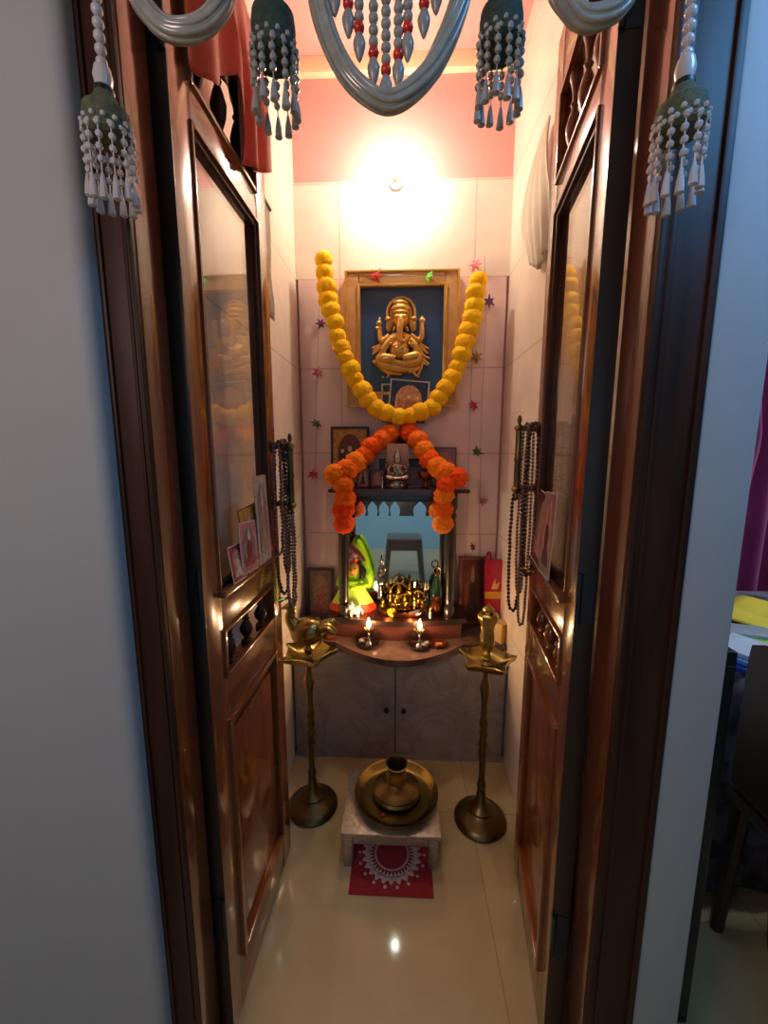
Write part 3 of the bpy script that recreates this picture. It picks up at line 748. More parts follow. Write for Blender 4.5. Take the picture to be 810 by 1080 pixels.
leaves('thread of paper leaves right of the frame, purple one at top', FYB - .012, [(501, 279, 'pink', .055), (516, 318, 'purple', .056), (503, 376, 'olive', .055), (500, 427, 'red', .055), (503, 477, 'green', .058), (510, 529, 'rust', .045), (499, 577, 'maroon', .042)], [(511, 270), (513, 330), (508, 430), (505, 590)])
leaves('red and lime paper leaves strung across the top of the large frame', FYB - .046, [(396, 290, 'scarlet', .068), (451, 291, 'lime', .062)], [(366, 289), (396, 290), (451, 291), (480, 289)])

# ---------------------------------------------------------------- objects on top of the shrine board
TB = CT + ZT
def upright(px0, py0, px1, y, label, cols, border=.006, z0=TB, name='framed_picture', cat='framed picture', tilt=-.06, thick=.010, **kw):
    a, b = aty(px0, py0, y), aty(px1, py0, y)
    w, h = b.x - a.x, a.z - z0
    return picture(name, label, cat, ((a.x + b.x) / 2, y + .01, z0 + h / 2 + .0015), w, h, border, *cols, tilt=tilt, thick=thick, **kw)
upright(348, 450, 389, 1.90, 'dark-framed yellow devotional picture on the left of the shrine top', (EBONY, GOLDP, pc((120, 60, 40)), pc((60, 50, 70)), IVORY), .012, figures=3)
upright(455, 472, 482, 1.90, 'small mauve picture at the right end of the shrine top', (PURP, MAUVE, PINKP, pc((190, 100, 110)), SKIN), .006)
upright(400, 484, 446, 1.87, 'dark framed picture behind the silver plaque on the shrine top', (BLACK, DBROWN, PURP, DBROWN, TAN), .008)
upright(376, 494, 389, 1.80, 'small red-bordered picture left of the silver plaque, next to the garland', (REDP, PINKP, IVORY, DRED, DBROWN), .005)
upright(391, 496, 405, 1.80, 'small brown picture of a peach head next to the silver plaque', (DBROWN, pc((150, 80, 60)), PINKP, SKIN, SKIN), .003)
upright(430, 494, 452, 1.80, 'plain dark red card right of the silver plaque', (MAUVE, DRED, pc((130, 44, 44)), DRED, DRED), .004)
a, b = aty(408, 468, 1.80), aty(430.5, 468, 1.80)
t = thing('silver_plaque', 'upright silver plaque of a seated elephant-headed figure in centre of shrine top', 'plaque', ((a.x + b.x) / 2, 1.80, TB))
MB().b2((a.x - b.x, 0, 0), (0, .012, a.z - TB), .004).build('plate', mat('pale_copper_plate', (196, 150, 126), .4, metal=.5), t) if False else MB().b2(((a.x - b.x) / 2, 0, 0), ((b.x - a.x) / 2, .012, a.z - TB), .004).build('plate', mat('pale_copper_plate', (190, 138, 116), .4, metal=.3), t)
m = MB(); h = a.z - TB
seated(m, (0, -.018, .012), h * .86, 4, False); m.tube([(0, -.032, h * .52), (.004, -.040, h * .42), (.018, -.04, h * .36)], [.012, .009, .006], 8, sm=4); m.lathe([(0, 0), (.045, 0), (.048, .008), (.036, .02), (0, .022)], (0, -.02, 0), 18)
m.build('figure', SILVER, t)
p = aty(403.5, 489, 1.78)
m = standing(MB(), (0, 0, 0), .055); tag(m.build('silver_figurine', SILVER, loc=(p.x, 1.775, TB)), 'tiny silver figurine just left of the silver plaque', 'figurine')
p = aty(446, 505, 1.77)
m = MB().lathe([(0, 0), (.018, 0), (.02, .006), (.007, .012), (.006, .03), (.016, .04), (.03, .055), (.034, .075), (.030, .076), (.02, .06), (0, .052)], (0, 0, 0), 20)
tag(m.build('brass_cup', COPPER, loc=(p.x + .012, 1.775, TB)), 'small copper stemmed cup on the shrine top beside the right garland', 'cup')
p = aty(424, 466, 1.90)
m = MB().lathe([(.03, 0), (.032, .02), (.022, .03), (.026, .18), (.034, .20), (.02, .23), (0, .30)], (0, 0, 0), 4)
tag(m.build('shrine_finial', EBONY, loc=(p.x, 1.905, TB)), 'dark pointed wooden finial behind the silver plaque under the garlands', 'finial')

# ---------------------------------------------------------------- inside the shrine
ZI = CT + ZB
LIME = mat('lime_satin', (204, 246, 4), .5, col2=(120, 222, 10), scale=14)
IY = 1.835
p = aty(372, 645, IY)
t = thing('green_dressed_idol', 'idol wrapped in bright lime-green cloth behind the left pillar', 'idol', (p.x, IY, ZI))
kx = .0043
def I(px, py, d=0): return Vector(((px - 372) * kx, -d, (647 - py) * kx))
# cloak: arched hood at back, and draped skirt
hood = [I(x, y) for x, y in ((378, 563), (384, 572), (390, 585), (392, 596), (396, 606), (397, 618), (394, 626), (386, 630), (372, 625), (362, 600), (368, 575))]
MB().prism([(q.x, q.z) for q in hood], .012, .03).build('cloak', LIME, t, sub=1)
MB().lathe([(.0, .02), (.098, .022), (.095, .04), (.075, .075), (.055, .11), (.045, .14), (0, .145)], (0, -.005, 0), 24, Matrix.Diagonal((1, .45, 1, 1)), lobes=9, lamp=.05).build('skirt', mat('yellow_green_silk', (176, 226, 40), .5, col2=(214, 236, 120), scale=12, sheen=.4), t)
MB().lathe([(0, 0), (.105, 0), (.108, .02), (.10, .036), (0, .036)], (0, -.005, 0), 24, Matrix.Diagonal((1, .46, 1, 1)), lobes=9, lamp=.05).build('hem', mat('red_orange_hem', (226, 74, 30), .6), t)
m = MB().ell(I(372, 610, .0), (.045, .032, .05), 14).tube([I(364, 606), I(358, 616, .03), I(370, 618, .055)], [.015, .013, .010], 8, sm=3).tube([I(381, 606), I(388, 616, .03), I(376, 617, .055)], [.015, .013, .010], 8, sm=3)
m.ell(I(373, 618, .06), .012, 10)
m.build('torso', LIME, t)
SK = mat('idol_golden_skin', (226, 176, 60), .4)
m = MB().ell(I(373, 599, .022), (.032, .032, .038), 16).ell(I(373, 600, .056), (.006, .007, .009), 8).lathe([(.014, 0), (.013, .02)], I(373, 609, .01), 10)
hd = m.build('head', SK, t)
MB().ell(I(370, 597.5, .052), (.0045, .003, .003), 8).ell(I(376.5, 597.5, .052), (.0045, .003, .003), 8).build('eyes', BLACK, hd)
MB().ell(I(373, 604.5, .050), (.007, .003, .002), 8).build('mouth', REDP, hd)
HAIR = mat('idol_black_hair', (24, 18, 18), .5)
m = MB().ell(I(374, 595, .004), (.038, .03, .036), 14).tube([I(378, 596, .01), I(384, 602, .016), I(383, 611, .02)], [.016, .018, .012], 8, sm=3)
m.build('hair', HAIR, t)
m = MB().lathe([(.036, 0), (.038, .012), (.030, .022), (.032, .03), (.02, .055), (.008, .075), (0, .08)], I(373, 591, .012), 16)
m.build('crown', mat('silver_red_crown', (206, 180, 170), .3, metal=.5, col2=(150, 40, 40), scale=40, amt=.2), t)
m = MB().tube([I(362, 574, .03), I(369, 572, .03), I(380, 580, .035), I(386, 590, .03)], .007, 8, sm=4); m.build('crown_band', mat('maroon_ribbon', (120, 40, 36), .5), t)
p = aty(374, 655, 1.755)
m = MB().ell((0, 0, .028), (.030, .024, .022), 14).ell((-.016, -.008, .05), (.016, .016, .018), 12).ell((-.022, -.022, .046), (.009, .010, .008), 8).ell((.016, 0, .036), (.016, .018, .018), 12)
for dx, dy in ((-.014, -.012), (-.014, .012), (.016, -.012), (.016, .012)): m.tube([(dx, dy, .022), (dx, dy, 0)], [.008, .006], 8)
for s_ in (-1, 1): m.ell((-.012, .018 * s_, .056), (.005, .009, .006), 8)
m.tube([(.03, 0, .03), (.038, .004, .016), (.036, 0, .006)], .003, 6, sm=3)
tag(m.build('white_cow_figurine', mat('white_ceramic', (232, 224, 206), .25), loc=(p.x, 1.757, ZI)), 'small white figurine at the foot of the lime-green idol', 'figurine')

ty_ = 1.80; tc_ = aty(424, 652, ty_)
TRZ = ZI
t = thing('copper_tray', 'round dark copper tray holding the brass idols inside the shrine', 'tray', (tc_.x, ty_, TRZ))
MB().lathe([(0, .003), (.09, .003), (.105, .007), (.118, .024), (.121, .026), (.120, .022), (.108, .002), (.094, 0), (0, 0)], (0, 0, 0), 40, Matrix.Diagonal((1.0, .62, 1, 1))).build('dish', COPPER, t)
YBR = mat('bright_yellow_brass', (206, 168, 66), .24, metal=1, col2=(150, 116, 36), scale=30)
spots = [(404, -.01, .085, 's', 'small seated brass idol at the left end of the copper tray'), (412, .03, .125, 'p', 'tall brass idol standing at back left of the copper tray'), (421, .035, .165, 's', 'tallest seated brass idol with halo at back centre of the copper tray'),
         (432, .04, .15, 'p', 'tall brass idol standing at back right of the copper tray'), (441, .03, .12, 's', 'seated brass idol with halo at back right end of the copper tray'), (417, -.012, .10, 's', 'seated brass idol in the middle row left of the copper tray'),
         (427, -.008, .115, 's', 'seated brass idol at the centre of the copper tray'), (437, -.012, .095, 'p', 'short standing brass idol on the right of the copper tray'), (445, -.002, .08, 's', 'smallest seated brass idol at the right end of the copper tray')]
for px, dy, h, kd, lab in spots:
    x = aty(px, 640, ty_ + dy).x
    m = seated(MB(), (0, 0, 0), h * .82, 4 if h > .1 else 2, h > .1) if kd == 's' else standing(MB(), (0, 0, 0), h * .9)
    tag(m.build('brass_idol', YBR, loc=(x, ty_ + dy * .9, TRZ + .0035)), lab, 'idol', 'brass idols on the copper tray')
x = aty(413, 648, 1.755).x
o = MB(); me_ = pompom_mesh('flower', .019, mat('yellow_marigold', (250, 214, 10), .8, sheen=.3), .3, 21); o.bm.from_mesh(me_)
tag(o.build('yellow_flower', MATS['yellow_marigold'], loc=(x, 1.75, TRZ + .020)), 'bright yellow flower at the front rim of the copper tray', 'flower')
x = aty(438, 648, 1.76).x
m = MB()
for i in range(6): a = i * PI / 3; m.ell((.016 * math.cos(a), .010 * math.sin(a), .004 * math.sin(a * 2)), (.013, .008, .006), 8)
tag(m.build('white_flower', MATS['white_ceramic'], loc=(x, 1.752, TRZ + .02)), 'white petalled flower at the right front of the copper tray', 'flower')
# beaded silver stand left of centre
x = aty(402, 600, 1.86).x
m = MB().lathe([(0, 0), (.022, 0), (.022, .006), (.006, .014), (.005, .10), (.012, .105), (.018, .122), (.012, .138), (.006, .142), (.015, .150), (.020, .166), (.012, .18), (.005, .186), (.011, .20), (.005, .214), (.008, .226), (0, .24)], (0, 0, 0), 16)
tag(m.build('silver_stand', SILVER, loc=(x, 1.868, ZI)), 'slender silver stand with stacked balls rising behind the idols', 'stand')
# right inside: green bottle, copper pot, small bell
x = aty(461, 600, 1.845).x
t = thing('green_bottle', 'dark green bottle with ring top inside the shrine by the right pillar', 'bottle', (x, 1.85, ZI))
MB().lathe([(0, 0), (.030, 0), (.032, .02), (.031, .10), (.022, .125), (.011, .14), (.010, .165), (0, .166)], (0, 0, 0), 18).build('body', mat('dark_green_glass', (24, 62, 40), .15, coat=.6), t)
MB().tube([(.016 * math.cos(a), 0, .188 + .018 * math.sin(a)) for a in [2 * PI * i / 16 for i in range(16)]], .004, 8, closed=True).ell((0, 0, .167), (.012, .012, .008), 10).build('ring', BRASS, t)
x = aty(460, 640, 1.765).x
m = MB().lathe([(0, 0), (.020, 0), (.028, .010), (.033, .028), (.026, .048), (.016, .056), (.018, .062), (.024, .070), (.022, .071), (.014, .06), (0, .055)], (0, 0, 0), 20)
tag(m.build('copper_pot', COPPER, loc=(x, 1.80, ZI)), 'round copper pot beside the right pillar inside the shrine', 'pot')
x = aty(454, 645, 1.75).x
t = thing('hand_bell', 'small golden hand bell on the shrine platform, right front', 'bell', (x, 1.748, ZI))
MB().lathe([(.012, 0), (.011, .004), (.008, .02), (.006, .03), (0, .033)], (0, 0, 0), 16).build('bell_body', BRASS, t)
MB().lathe([(.003, .03), (.005, .038), (.003, .046), (.005, .052), (0, .06)], (0, 0, 0), 10).build('handle', BRASS, t)

# ---------------------------------------------------------------- oil lamps (diyas) on the counter
FLM = emit_mat('flame_glow', (1.0, .58, .28), 460)
for px, py, lab in ((389, 684, 'left of the two small silver oil lamps burning on the counter'), (442, 686, 'right of the two small silver oil lamps burning on the counter')):
    p = atz(px, py - 4, CT)
    t = thing('oil_lamp', lab, 'oil lamp', (p.x, p.y, CT), group='silver oil lamps on the counter')
    MB().lathe([(0, .003), (.030, .004), (.046, .014), (.048, .015), (.046, .008), (.034, 0), (0, 0)], (0, 0, 0), 28).build('saucer', SILVER, t)
    MB().lathe([(.016, .003), (.012, .012), (.005, .02), (.008, .028), (.005, .036), (.005, .056), (.010, .064), (0, .066)], (0, 0, 0), 16).build('stem', SILVER, t)
    MB().lathe([(0, .062), (.012, .064), (.020, .074), (.022, .080), (.019, .079), (.010, .071), (0, .070)], (0, 0, 0), 20).tube([(0, -.010, .076), (0, -.024, .080)], [.007, .004], 8).build('cup', BRASS, t)
    MB().tube([(0, -.004, .076), (0, -.012, .082), (.001, -.014, .088)], .0015, 6).build('wick', BLACK, t)
    MB().lathe([(0, .086), (.005, .089), (.0085, .097), (.0075, .106), (.004, .118), (0, .132)], (.001, -.014, 0), 14).build('flame', FLM, t)
p = atz(462, 681, CT)
m = MB().lathe([(0, .003), (.022, .003), (.034, .012), (.036, .013), (.034, .007), (.024, 0), (0, 0)], (0, 0, 0), 24)
t = thing('copper_saucer', 'small copper saucer of offerings right of the oil lamps', 'saucer', (p.x, p.y, CT))
m.build('dish', COPPER, t)
m = MB()
for i in range(9): a = i * 2.4; m.ell((.006 * math.sqrt(i) * math.cos(a), .006 * math.sqrt(i) * math.sin(a), .008), (.006, .005, .004), 8)
m.build('sweets', pc((196, 120, 70)), t)

# ---------------------------------------------------------------- things on the counter at the sides
def stand_pic(px0, py0, px1, y, label, cols, border, **kw): return upright(px0, py0, px1, y, label, cols, border, z0=CT, tilt=-.05, **kw)
stand_pic(323, 600, 351, 1.91, 'grey-framed faded picture standing left of the shrine', (mat('dull_grey_frame', (84, 70, 62), .5), MAUVE, TAN, PINKP, SKIN), .014)
stand_pic(485, 588, 515, 1.91, 'brown picture with rounded top leaning right of the shrine', (mat('brown_frame', (116, 58, 42), .4), DRED, pc((120, 56, 44)), DBROWN, TAN), .016)
a, b = aty(512, 590, 1.86), aty(533, 590, 1.86)
MAG = mat('magenta_foil', (190, 18, 60), .3, coat=.4, col2=(150, 10, 44), scale=40)
t = thing('pink_packet', 'crimson-pink packet with yellow band standing by the right wall', 'packet', ((a.x + b.x) / 2, 1.865, CT))
w = (b.x - a.x) / 2; h = a.z - CT
MB().b2((-w, -.02, 0), (w, .02, h), .008).build('pack', MAG, t)
MB().b2((-w - .0005, -.0215, h * .46), (w + .0005, -.015, h * .56), .001).build('band', mat('yellow_band', (220, 160, 40), .4), t)
MB().lathe([(.012, h - .004), (.014, h + .01), (.012, h + .03), (.008, h + .036), (0, h + .036)], (-w * .62, 0, 0), 12).build('cap', mat('dark_magenta_cap', (130, 12, 50), .35), t)
MB().prism([(-.018, h * .6), (.0, h * .6 + .05), (.004, h * .6 + .02), (.02, h * .6 + .035), (.012, h * .6)], -.0216, -.0195).build('emblem', mat('gold_mark', (230, 180, 90), .4), t)
a = aty(529, 678, 1.73)
t = thing('yellow_box', 'small yellow and cream box on the counter below the pink packet', 'box', (a.x - .004, 1.745, CT), .55)
MB().b2((-.024, -.03, 0), (.024, .03, .088), .002).build('carton', mat('cream_carton', (206, 176, 120), .5), t)
MB().b2((-.0245, -.0306, .002), (.004, -.0298, .086)).build('side_panel', mat('ochre_panel', (206, 150, 40), .5), t)
# brass jar and cup at the left
p = atz(347, 672, CT)
m = MB().lathe([(0, 0), (.020, 0), (.022, .006), (.010, .018), (.012, .03), (.024, .045), (.028, .055), (.026, .056), (.015, .046), (0, .042)], (0, 0, 0), 20)
tag(m.build('copper_cup', COPPER, loc=(-.318, 1.738, CT)), 'small copper goblet on the counter left of the shrine', 'cup')
m = MB().lathe([(0, 0), (.035, 0), (.042, .012), (.044, .04), (.030, .062), (.022, .066), (.028, .072), (.026, .074), (0, .072)], (0, 0, 0), 20)
tag(m.build('steel_pot', SILVER, loc=(-.42, 1.80, CT)), 'squat steel pot in the left corner of the counter', 'pot')

# ---------------------------------------------------------------- standing brass lamps
def floor_lamp(label, x, y, zd, rot, bird):
    t = thing('brass_floor_lamp', label, 'floor lamp', (x, y, 0), 0, 'standing brass oil lamps')
    MB().lathe([(0, 0), (.096, 0), (.099, .008), (.094, .018), (.080, .028), (.056, .040), (.046, .05), (.047, .058), (.032, .072), (.020, .092), (.016, .13), (0, .132)], (0, 0, 0), 36).build('base', BRASSD, t)
    z0, h = .125, zd - .125
    prof = [(.012, 0), (.016, .03), (.017, .06), (.012, .09), (.011, .12), (.013, .28), (.017, .32), (.012, .36), (.018, .39), (.011, .43), (.017, .47), (.011, .50), (.017, .55), (.011, .60), (.012, .72), (.018, .79), (.021, .82), (.015, .86), (.010, .90), (.012, .97), (.016, 1.0)]
    MB().lathe([(r, z0 + q * h) for r, q in prof], (0, 0, 0), 20).build('stem', BRASSD, t)
    # five-beaked oil dish
    m = MB(); rings = []
    N = 60
    def rr(a, f):
        q = (math.cos(5 * (a - rot)) + 1) / 2
        return max(f, .02) * (.076 + .010 * q) + max(0, f - .6) / .4 * .024 * q ** 7
    for f, z in ((.0, -.006), (.35, -.004), (.7, .006), (.93, .020), (1.0, .030), (1.03, .029), (.97, .014), (.72, -.004), (.35, -.014), (0, -.016)):
        rings.append([m.bm.verts.new((rr(2 * PI * i / N, f) * math.cos(2 * PI * i / N), rr(2 * PI * i / N, f) * math.sin(2 * PI * i / N), zd + z)) for i in range(N)])
    for A, B in zip(rings, rings[1:]):
        for i in range(N): m.bm.faces.new((A[i], A[(i + 1) % N], B[(i + 1) % N], B[i]))
    m.bm.faces.new(rings[0]); m.bm.faces.new(rings[-1])
    m.build('oil_dish', BRASS, t)
    if bird:
        f = MB().lathe([(.018, 0), (.011, .012), (.016, .026), (.018, .034), (.012, .046), (.022, .058), (.024, .064), (0, .07)], (0, 0, zd + .004), 20).build('finial', BRASS, t)
        z = zd + .105; b = MB(); BZ = z
        b.ell((0, 0, z), (.052, .034, .044), 18, Matrix.Rotation(-.35, 4, 'Y'))
        b.tube([(-.034, 0, z + .012), (-.050, 0, z + .042), (-.044, 0, z + .068), (-.050, 0, z + .076)], [.022, .015, .013, .013], 12, sm=4).ell((-.048, 0, z + .078), (.017, .014, .014), 12)
        b.tube([(-.060, 0, z + .078), (-.078, 0, z + .068)], [.007, .002], 8)
        for i in range(5): b.tube([(.030, (i - 2) * .008, z + .01), (.062, (i - 2) * .013, z + .022 + .004 * (2 - abs(i - 2))), (.085, (i - 2) * .016, z + .008)], [.012, .010, .004], 8, sm=3)
        for s in (-1, 1): b.ell((.004, s * .030, z + .006), (.036, .010, .024), 12, Matrix.Rotation(-.4, 4, 'Y'))
        b.lathe([(.003, 0), (.008, .006), (.004, .014), (0, .018)], (-.046, 0, z + .09), 8)
        b.tube([(-.01, .012, z - .035), (-.01, .012, zd + .07)], .006, 8).tube([(-.01, -.012, z - .035), (-.01, -.012, zd + .07)], .006, 8)
        for v in b.bm.verts: v.co = Vector((v.co.x * 1.3, v.co.y * 1.3, BZ + (v.co.z - BZ) * 1.2))
        b.build('bird', BRASS, f)
    else:
        MB().lathe([(.020, 0), (.012, .01), (.018, .022), (.012, .034), (.016, .05), (.024, .07), (.026, .10), (.022, .13), (.026, .15), (.034, .165), (.036, .18), (.030, .19), (.018, .192), (.020, .205), (.008, .215), (0, .225)], (0, 0, zd + .004), 24, lobes=8, lamp=.06).build('finial', BRASS, t)
    return t
floor_lamp('standing brass lamp with bird finial on the floor at the left', -.345, 1.405, .632, math.radians(8), True)
floor_lamp('standing brass lamp with fluted finial on the floor at the right', .308, 1.372, .640, math.radians(-68), False)

# ---------------------------------------------------------------- silver stool, mat, plate and pot
SX, SY0, SY1, SH = -.030, 1.165, 1.437, .138
t = thing('silver_stool', 'low square silver-clad stool on the floor in front of the cabinet', 'stool', (SX, (SY0 + SY1) / 2, 0))
d = (SY1 - SY0) / 2
MB().b2((-.168, -d, SH - .014), (.168, d, SH), .004).build('top', SILVERS, t)
m = MB().b2((-.126, -d + .012, SH - .052), (.126, -d + .022, SH - .014), .002).b2((-.126, d - .022, SH - .052), (.126, d - .012, SH - .014), .002).b2((-.154, -d + .038, SH - .052), (-.144, d - .038, SH - .014), .002).b2((.144, -d + .038, SH - .052), (.154, d - .038, SH - .014), .002)
m.build('apron', SILVERS, t)
for sx in (-1, 1):
    for sy in (-1, 1): MB().b2((sx * .158, sy * (d - .008), 0), (sx * .128, sy * (d - .036), SH - .013), .004).build('leg', SILVERS, t)
pcx, pcy = atz(418, 840, SH).x, atz(418, 840, SH).y
t = thing('brass_plate', 'large round brass plate on the silver stool', 'plate', (pcx, pcy, SH))
MB().lathe([(0, .004), (.112, .004), (.132, .010), (.146, .026), (.153, .029), (.152, .025), (.137, .006), (.118, 0), (0, 0)], (0, 0, 0), 48).build('dish', BRASS, t)
MB().ell((-.045, -.085, .0075), (.007, .006, .004), 10).build('vermilion_dab', mat('vermilion', (170, 20, 20), .8), t)
t = thing('brass_pot', 'wide-bellied brass pot with narrow neck standing on the brass plate', 'pot', (pcx, pcy + .012, SH + .0045))
MB().lathe([(0, 0), (.074, 0), (.086, .006), (.089, .014), (.083, .022), (.085, .028), (.066, .040), (.044, .047), (.037, .054), (.035, .085), (.036, .105), (.040, .118), (.043, .122), (.038, .122), (.032, .105), (.030, .08), (.028, .04), (0, .03)], (0, 0, 0), 40).build('vessel', BRASSD, t)
MATR = mat('crimson_mat', (158, 16, 30), .85, col2=(124, 8, 22), scale=120, sheen=.3, bump=.3, bscale=300)
t = thing('red_mat', 'red mat with a white lace motif lying half under the stool', 'mat', (-.026, 1.222, 0))
MB().b2((-.136, -.137, .0005), (.136, .137, .0045), .002).build('cloth', MATR, t)
m = MB()
LACE = mat('white_lace_thread', (206, 176, 176), .85)
def ring_(r0, r1, n, lob): 
    P = []; 
    for i in range(n): 
        a = 2 * PI * i / n; P.append(a)
    for i in range(n):
        a, b = P[i], P[(i + 1) % n]
        q = [m.bm.verts.new((r * math.cos(x) , r * math.sin(x), .0052)) for r, x in ((r0, a), (r1 * (1 + lob * math.cos(24 * a)), a), (r1 * (1 + lob * math.cos(24 * b)), b), (r0, b))]
        m.bm.faces.new(q)
ring_(.074, .098, 240, .07); ring_(.054, .060, 90, 0)
for i in range(36):
    a = 2 * PI * i / 36; 
    q = [m.bm.verts.new((r * math.cos(x), r * math.sin(x), .0053)) for r, x in ((.062, a - .02), (.078, a - .05), (.078, a + .05), (.062, a + .02))]; m.bm.faces.new(q)
for i in range(18):
    a = 2 * PI * i / 18; c0 = Vector((.113 * math.cos(a), .113 * math.sin(a), .0053))
    m.bm.faces.new([m.bm.verts.new(c0 + Vector((.006 * math.cos(x), .006 * math.sin(x), 0))) for x in [2 * PI * j / 8 for j in range(8)]])
m.build('lace_motif', LACE, t, solid=.0008)

# ---------------------------------------------------------------- door toran
TY = .615
TUBE = mat('grey_glass_tube', (176, 172, 160), .16, col2=(150, 146, 136), scale=60, coat=.6)
BGREY = mat('grey_bead', (172, 166, 160), .3, coat=.3)
BWHITE = mat('pearl_bead', (214, 206, 206), .2, coat=.5)
BRED = mat('red_bead', (235, 44, 20), .25, coat=.5)
OLIVE = mat('olive_knit', (108, 108, 78), .8, col2=(70, 76, 54), scale=160, bump=.6, bscale=220)
TEAL = mat('dark_green_knit', (66, 80, 66), .8, col2=(44, 56, 48), scale=160, bump=.6, bscale=220)
to = aty(407, -60, TY)
to = Vector((to.x, TY, 2.42))
t = thing('beaded_door_hanging', 'grey beaded door hanging with swags and tassels at the doorway head', 'door hanging', to)
def W(px, py, dy=0): return aty(px, py, TY + dy) - to
topz = 0
MB().b2((-.43, -.006, -.02), (.43, .004, .02), .003).build('band', OLIVE, t)
def top(px): q = W(px, 0); return Vector((q.x, 0, -.012))
def swag(pts):
    P = [W(*p) for p in pts]
    a, b = P[0], P[-1]
    da, db = (a - P[1]).normalized(), (b - P[-2]).normalized()
    ea = Vector((a.x + da.x * .10, 0, -.012)); eb = Vector((b.x + db.x * .10, 0, -.012))
    P = [ea + (a - ea) * (i / 9) for i in range(9)] + P + [b + (eb - b) * (i / 9) for i in range(1, 10)]
    m = MB(); sp = spline(P, 8)
    up = 0
    for j in range(8):
        off = Vector((.0085 * math.cos(j * 1.257), .0085 * math.sin(j * 1.257), 0)); q = []
        for i, p in enumerate(sp):
            tg = (sp[min(i + 1, len(sp) - 1)] - sp[max(i - 1, 0)]).normalized(); n = Vector((tg.z, 0, -tg.x))
            w = i * .025 + j * .785
            q.append(p + n * (.0098 * math.cos(w)) + Vector((0, .0098 * math.sin(w), 0)))
        m.tube(q, .0042, 6)
    m.tube(sp, .0122, 12)
    return m.build('swag', TUBE, t, ang=180)
swag([(334, -10), (341, 22), (352, 52), (368, 80), (388, 99), (409, 108), (430, 99), (452, 77), (468, 48), (480, 18), (487, -10)])
swag([(143, -10), (156, 12), (174, 29), (193, 33), (214, 27), (230, 10), (237, -10)])
swag([(588, -14), (600, 6), (614, 19), (630, 19), (648, 10), (664, -10), (668, -20)])
def string(mb, p0, p1, r, pitch=1.9):
    d = p1 - p0; n = max(1, int(d.length / (r * pitch)))
    for i in range(n + 1): mb.ell(p0 + d * (i / n), (r, r, r * 1.0), 10)
    mb.tube([p0, p1], r * .25, 5)
for px, py in ((407, 96), (394, 78), (420, 80), (379, 52), (430, 52), (367.5, 27), (447, 27), (353, 4), (460, 2), (341, -18), (473, -20)):
    p = W(px, py); r = .0066
    st = MB(); string(st, Vector((p.x, 0, -.015)), p + Vector((0, 0, .036)), r, 2.0)
    o = st.build('bead_strand', BGREY, t)
    MB().lathe([(0, -.016), (.003, -.012), (.0075, .0), (.0085, .007), (.005, .016), (0, .019)], p, 12).build('drop', BGREY, o)
    MB().ell(p + Vector((0, 0, .024)), .0072, 12).build('red_bead', BRED, o)
def tassel(px, ytop, ybody, yskirt, yend, wpx, knit, bead, chain):
    k = (W(px + 1, ybody) - W(px, ybody)).x; cx_ = W(px, ybody).x; wz = lambda y: W(px, y).z
    r = wpx / 2 * k
    z0, z1, z2, z3 = wz(ytop), wz(ybody), wz(yskirt), wz(yend)
    tt = MB().lathe([(0, z0), (r * .36, z0), (r * .42, z0 - (z0 - z1) * .3), (r * .62, z0 - (z0 - z1) * .75), (r * .9, z1), (r * .95, z1 - (z1 - z2) * .25), (r * .93, z1 - (z1 - z2) * .55), (r, z2), (r * .8, z2 - .004), (0, z2)], (cx_, 0, 0), 24).build('tassel', knit, t)
    m = MB()
    if chain:
        string(m, Vector((cx_, 0, -.015)), Vector((cx_, 0, z0 + .032)), .0075, 2.0)
        m.lathe([(0, z0 + .028), (.010, z0 + .026), (.0125, z0 + .014), (.010, z0 + .002), (0, z0)], (cx_, 0, 0), 16)
        m.build('bead_chain', bead, tt)
        MB().lathe([(0, z0), (.012, z0 + .001), (.013, z0 - .004), (.012, z0 - .008), (0, z0 - .009)], (cx_, 0, 0), 16).build('black_ring', BLACK, tt)
    else:
        m.tube([(cx_, 0, -.012), (cx_, 0, z0)], .004, 6); m.build('cord', knit, tt)
    N = 12
    for i in range(N):
        a = 2 * PI * i / N + .2; R_ = r * .93; m = MB()
        L = (z2 - z3) * random.uniform(.88, 1.0); br = r * .155
        base = Vector((cx_ + R_ * math.cos(a), R_ * math.sin(a), z2))
        nb = 4
        for j in range(nb): m.ell(base + Vector((random.uniform(-.0008, .0008), 0, br * .5 - j * L * .16)), br, 8)
        ze = base.z - L
        m.lathe([(0, ze), (br * 1.15, ze + .003), (br * .9, ze + L * .2), (br * .4, ze + L * .36), (0, ze + L * .38)], (base.x, base.y, 0), 8)
        m.tube([base, base - Vector((0, 0, L * .8))], br * .2, 4)
        m.build('bead_fringe', bead, tt)
    m = MB()
    for j in range(2):
        for i in range(14): a = 2 * PI * (i + .5 * j) / 14; m.ell((cx_ + r * .97 * math.cos(a), r * .97 * math.sin(a), z2 + r * .12 + j * r * .27), r * .115, 8)
    m.build('bead_net', bead, tt)
random.seed(8)
tassel(112, 95, 118, 147, 226, 46, OLIVE, BWHITE, True)
tassel(288, -8, 18, 62, 132, 48, TEAL, BGREY, False)
tassel(529, -14, 14, 52, 125, 48, TEAL, BGREY, False)
tassel(719, 88, 112, 140, 220, 52, OLIVE, BWHITE, True)

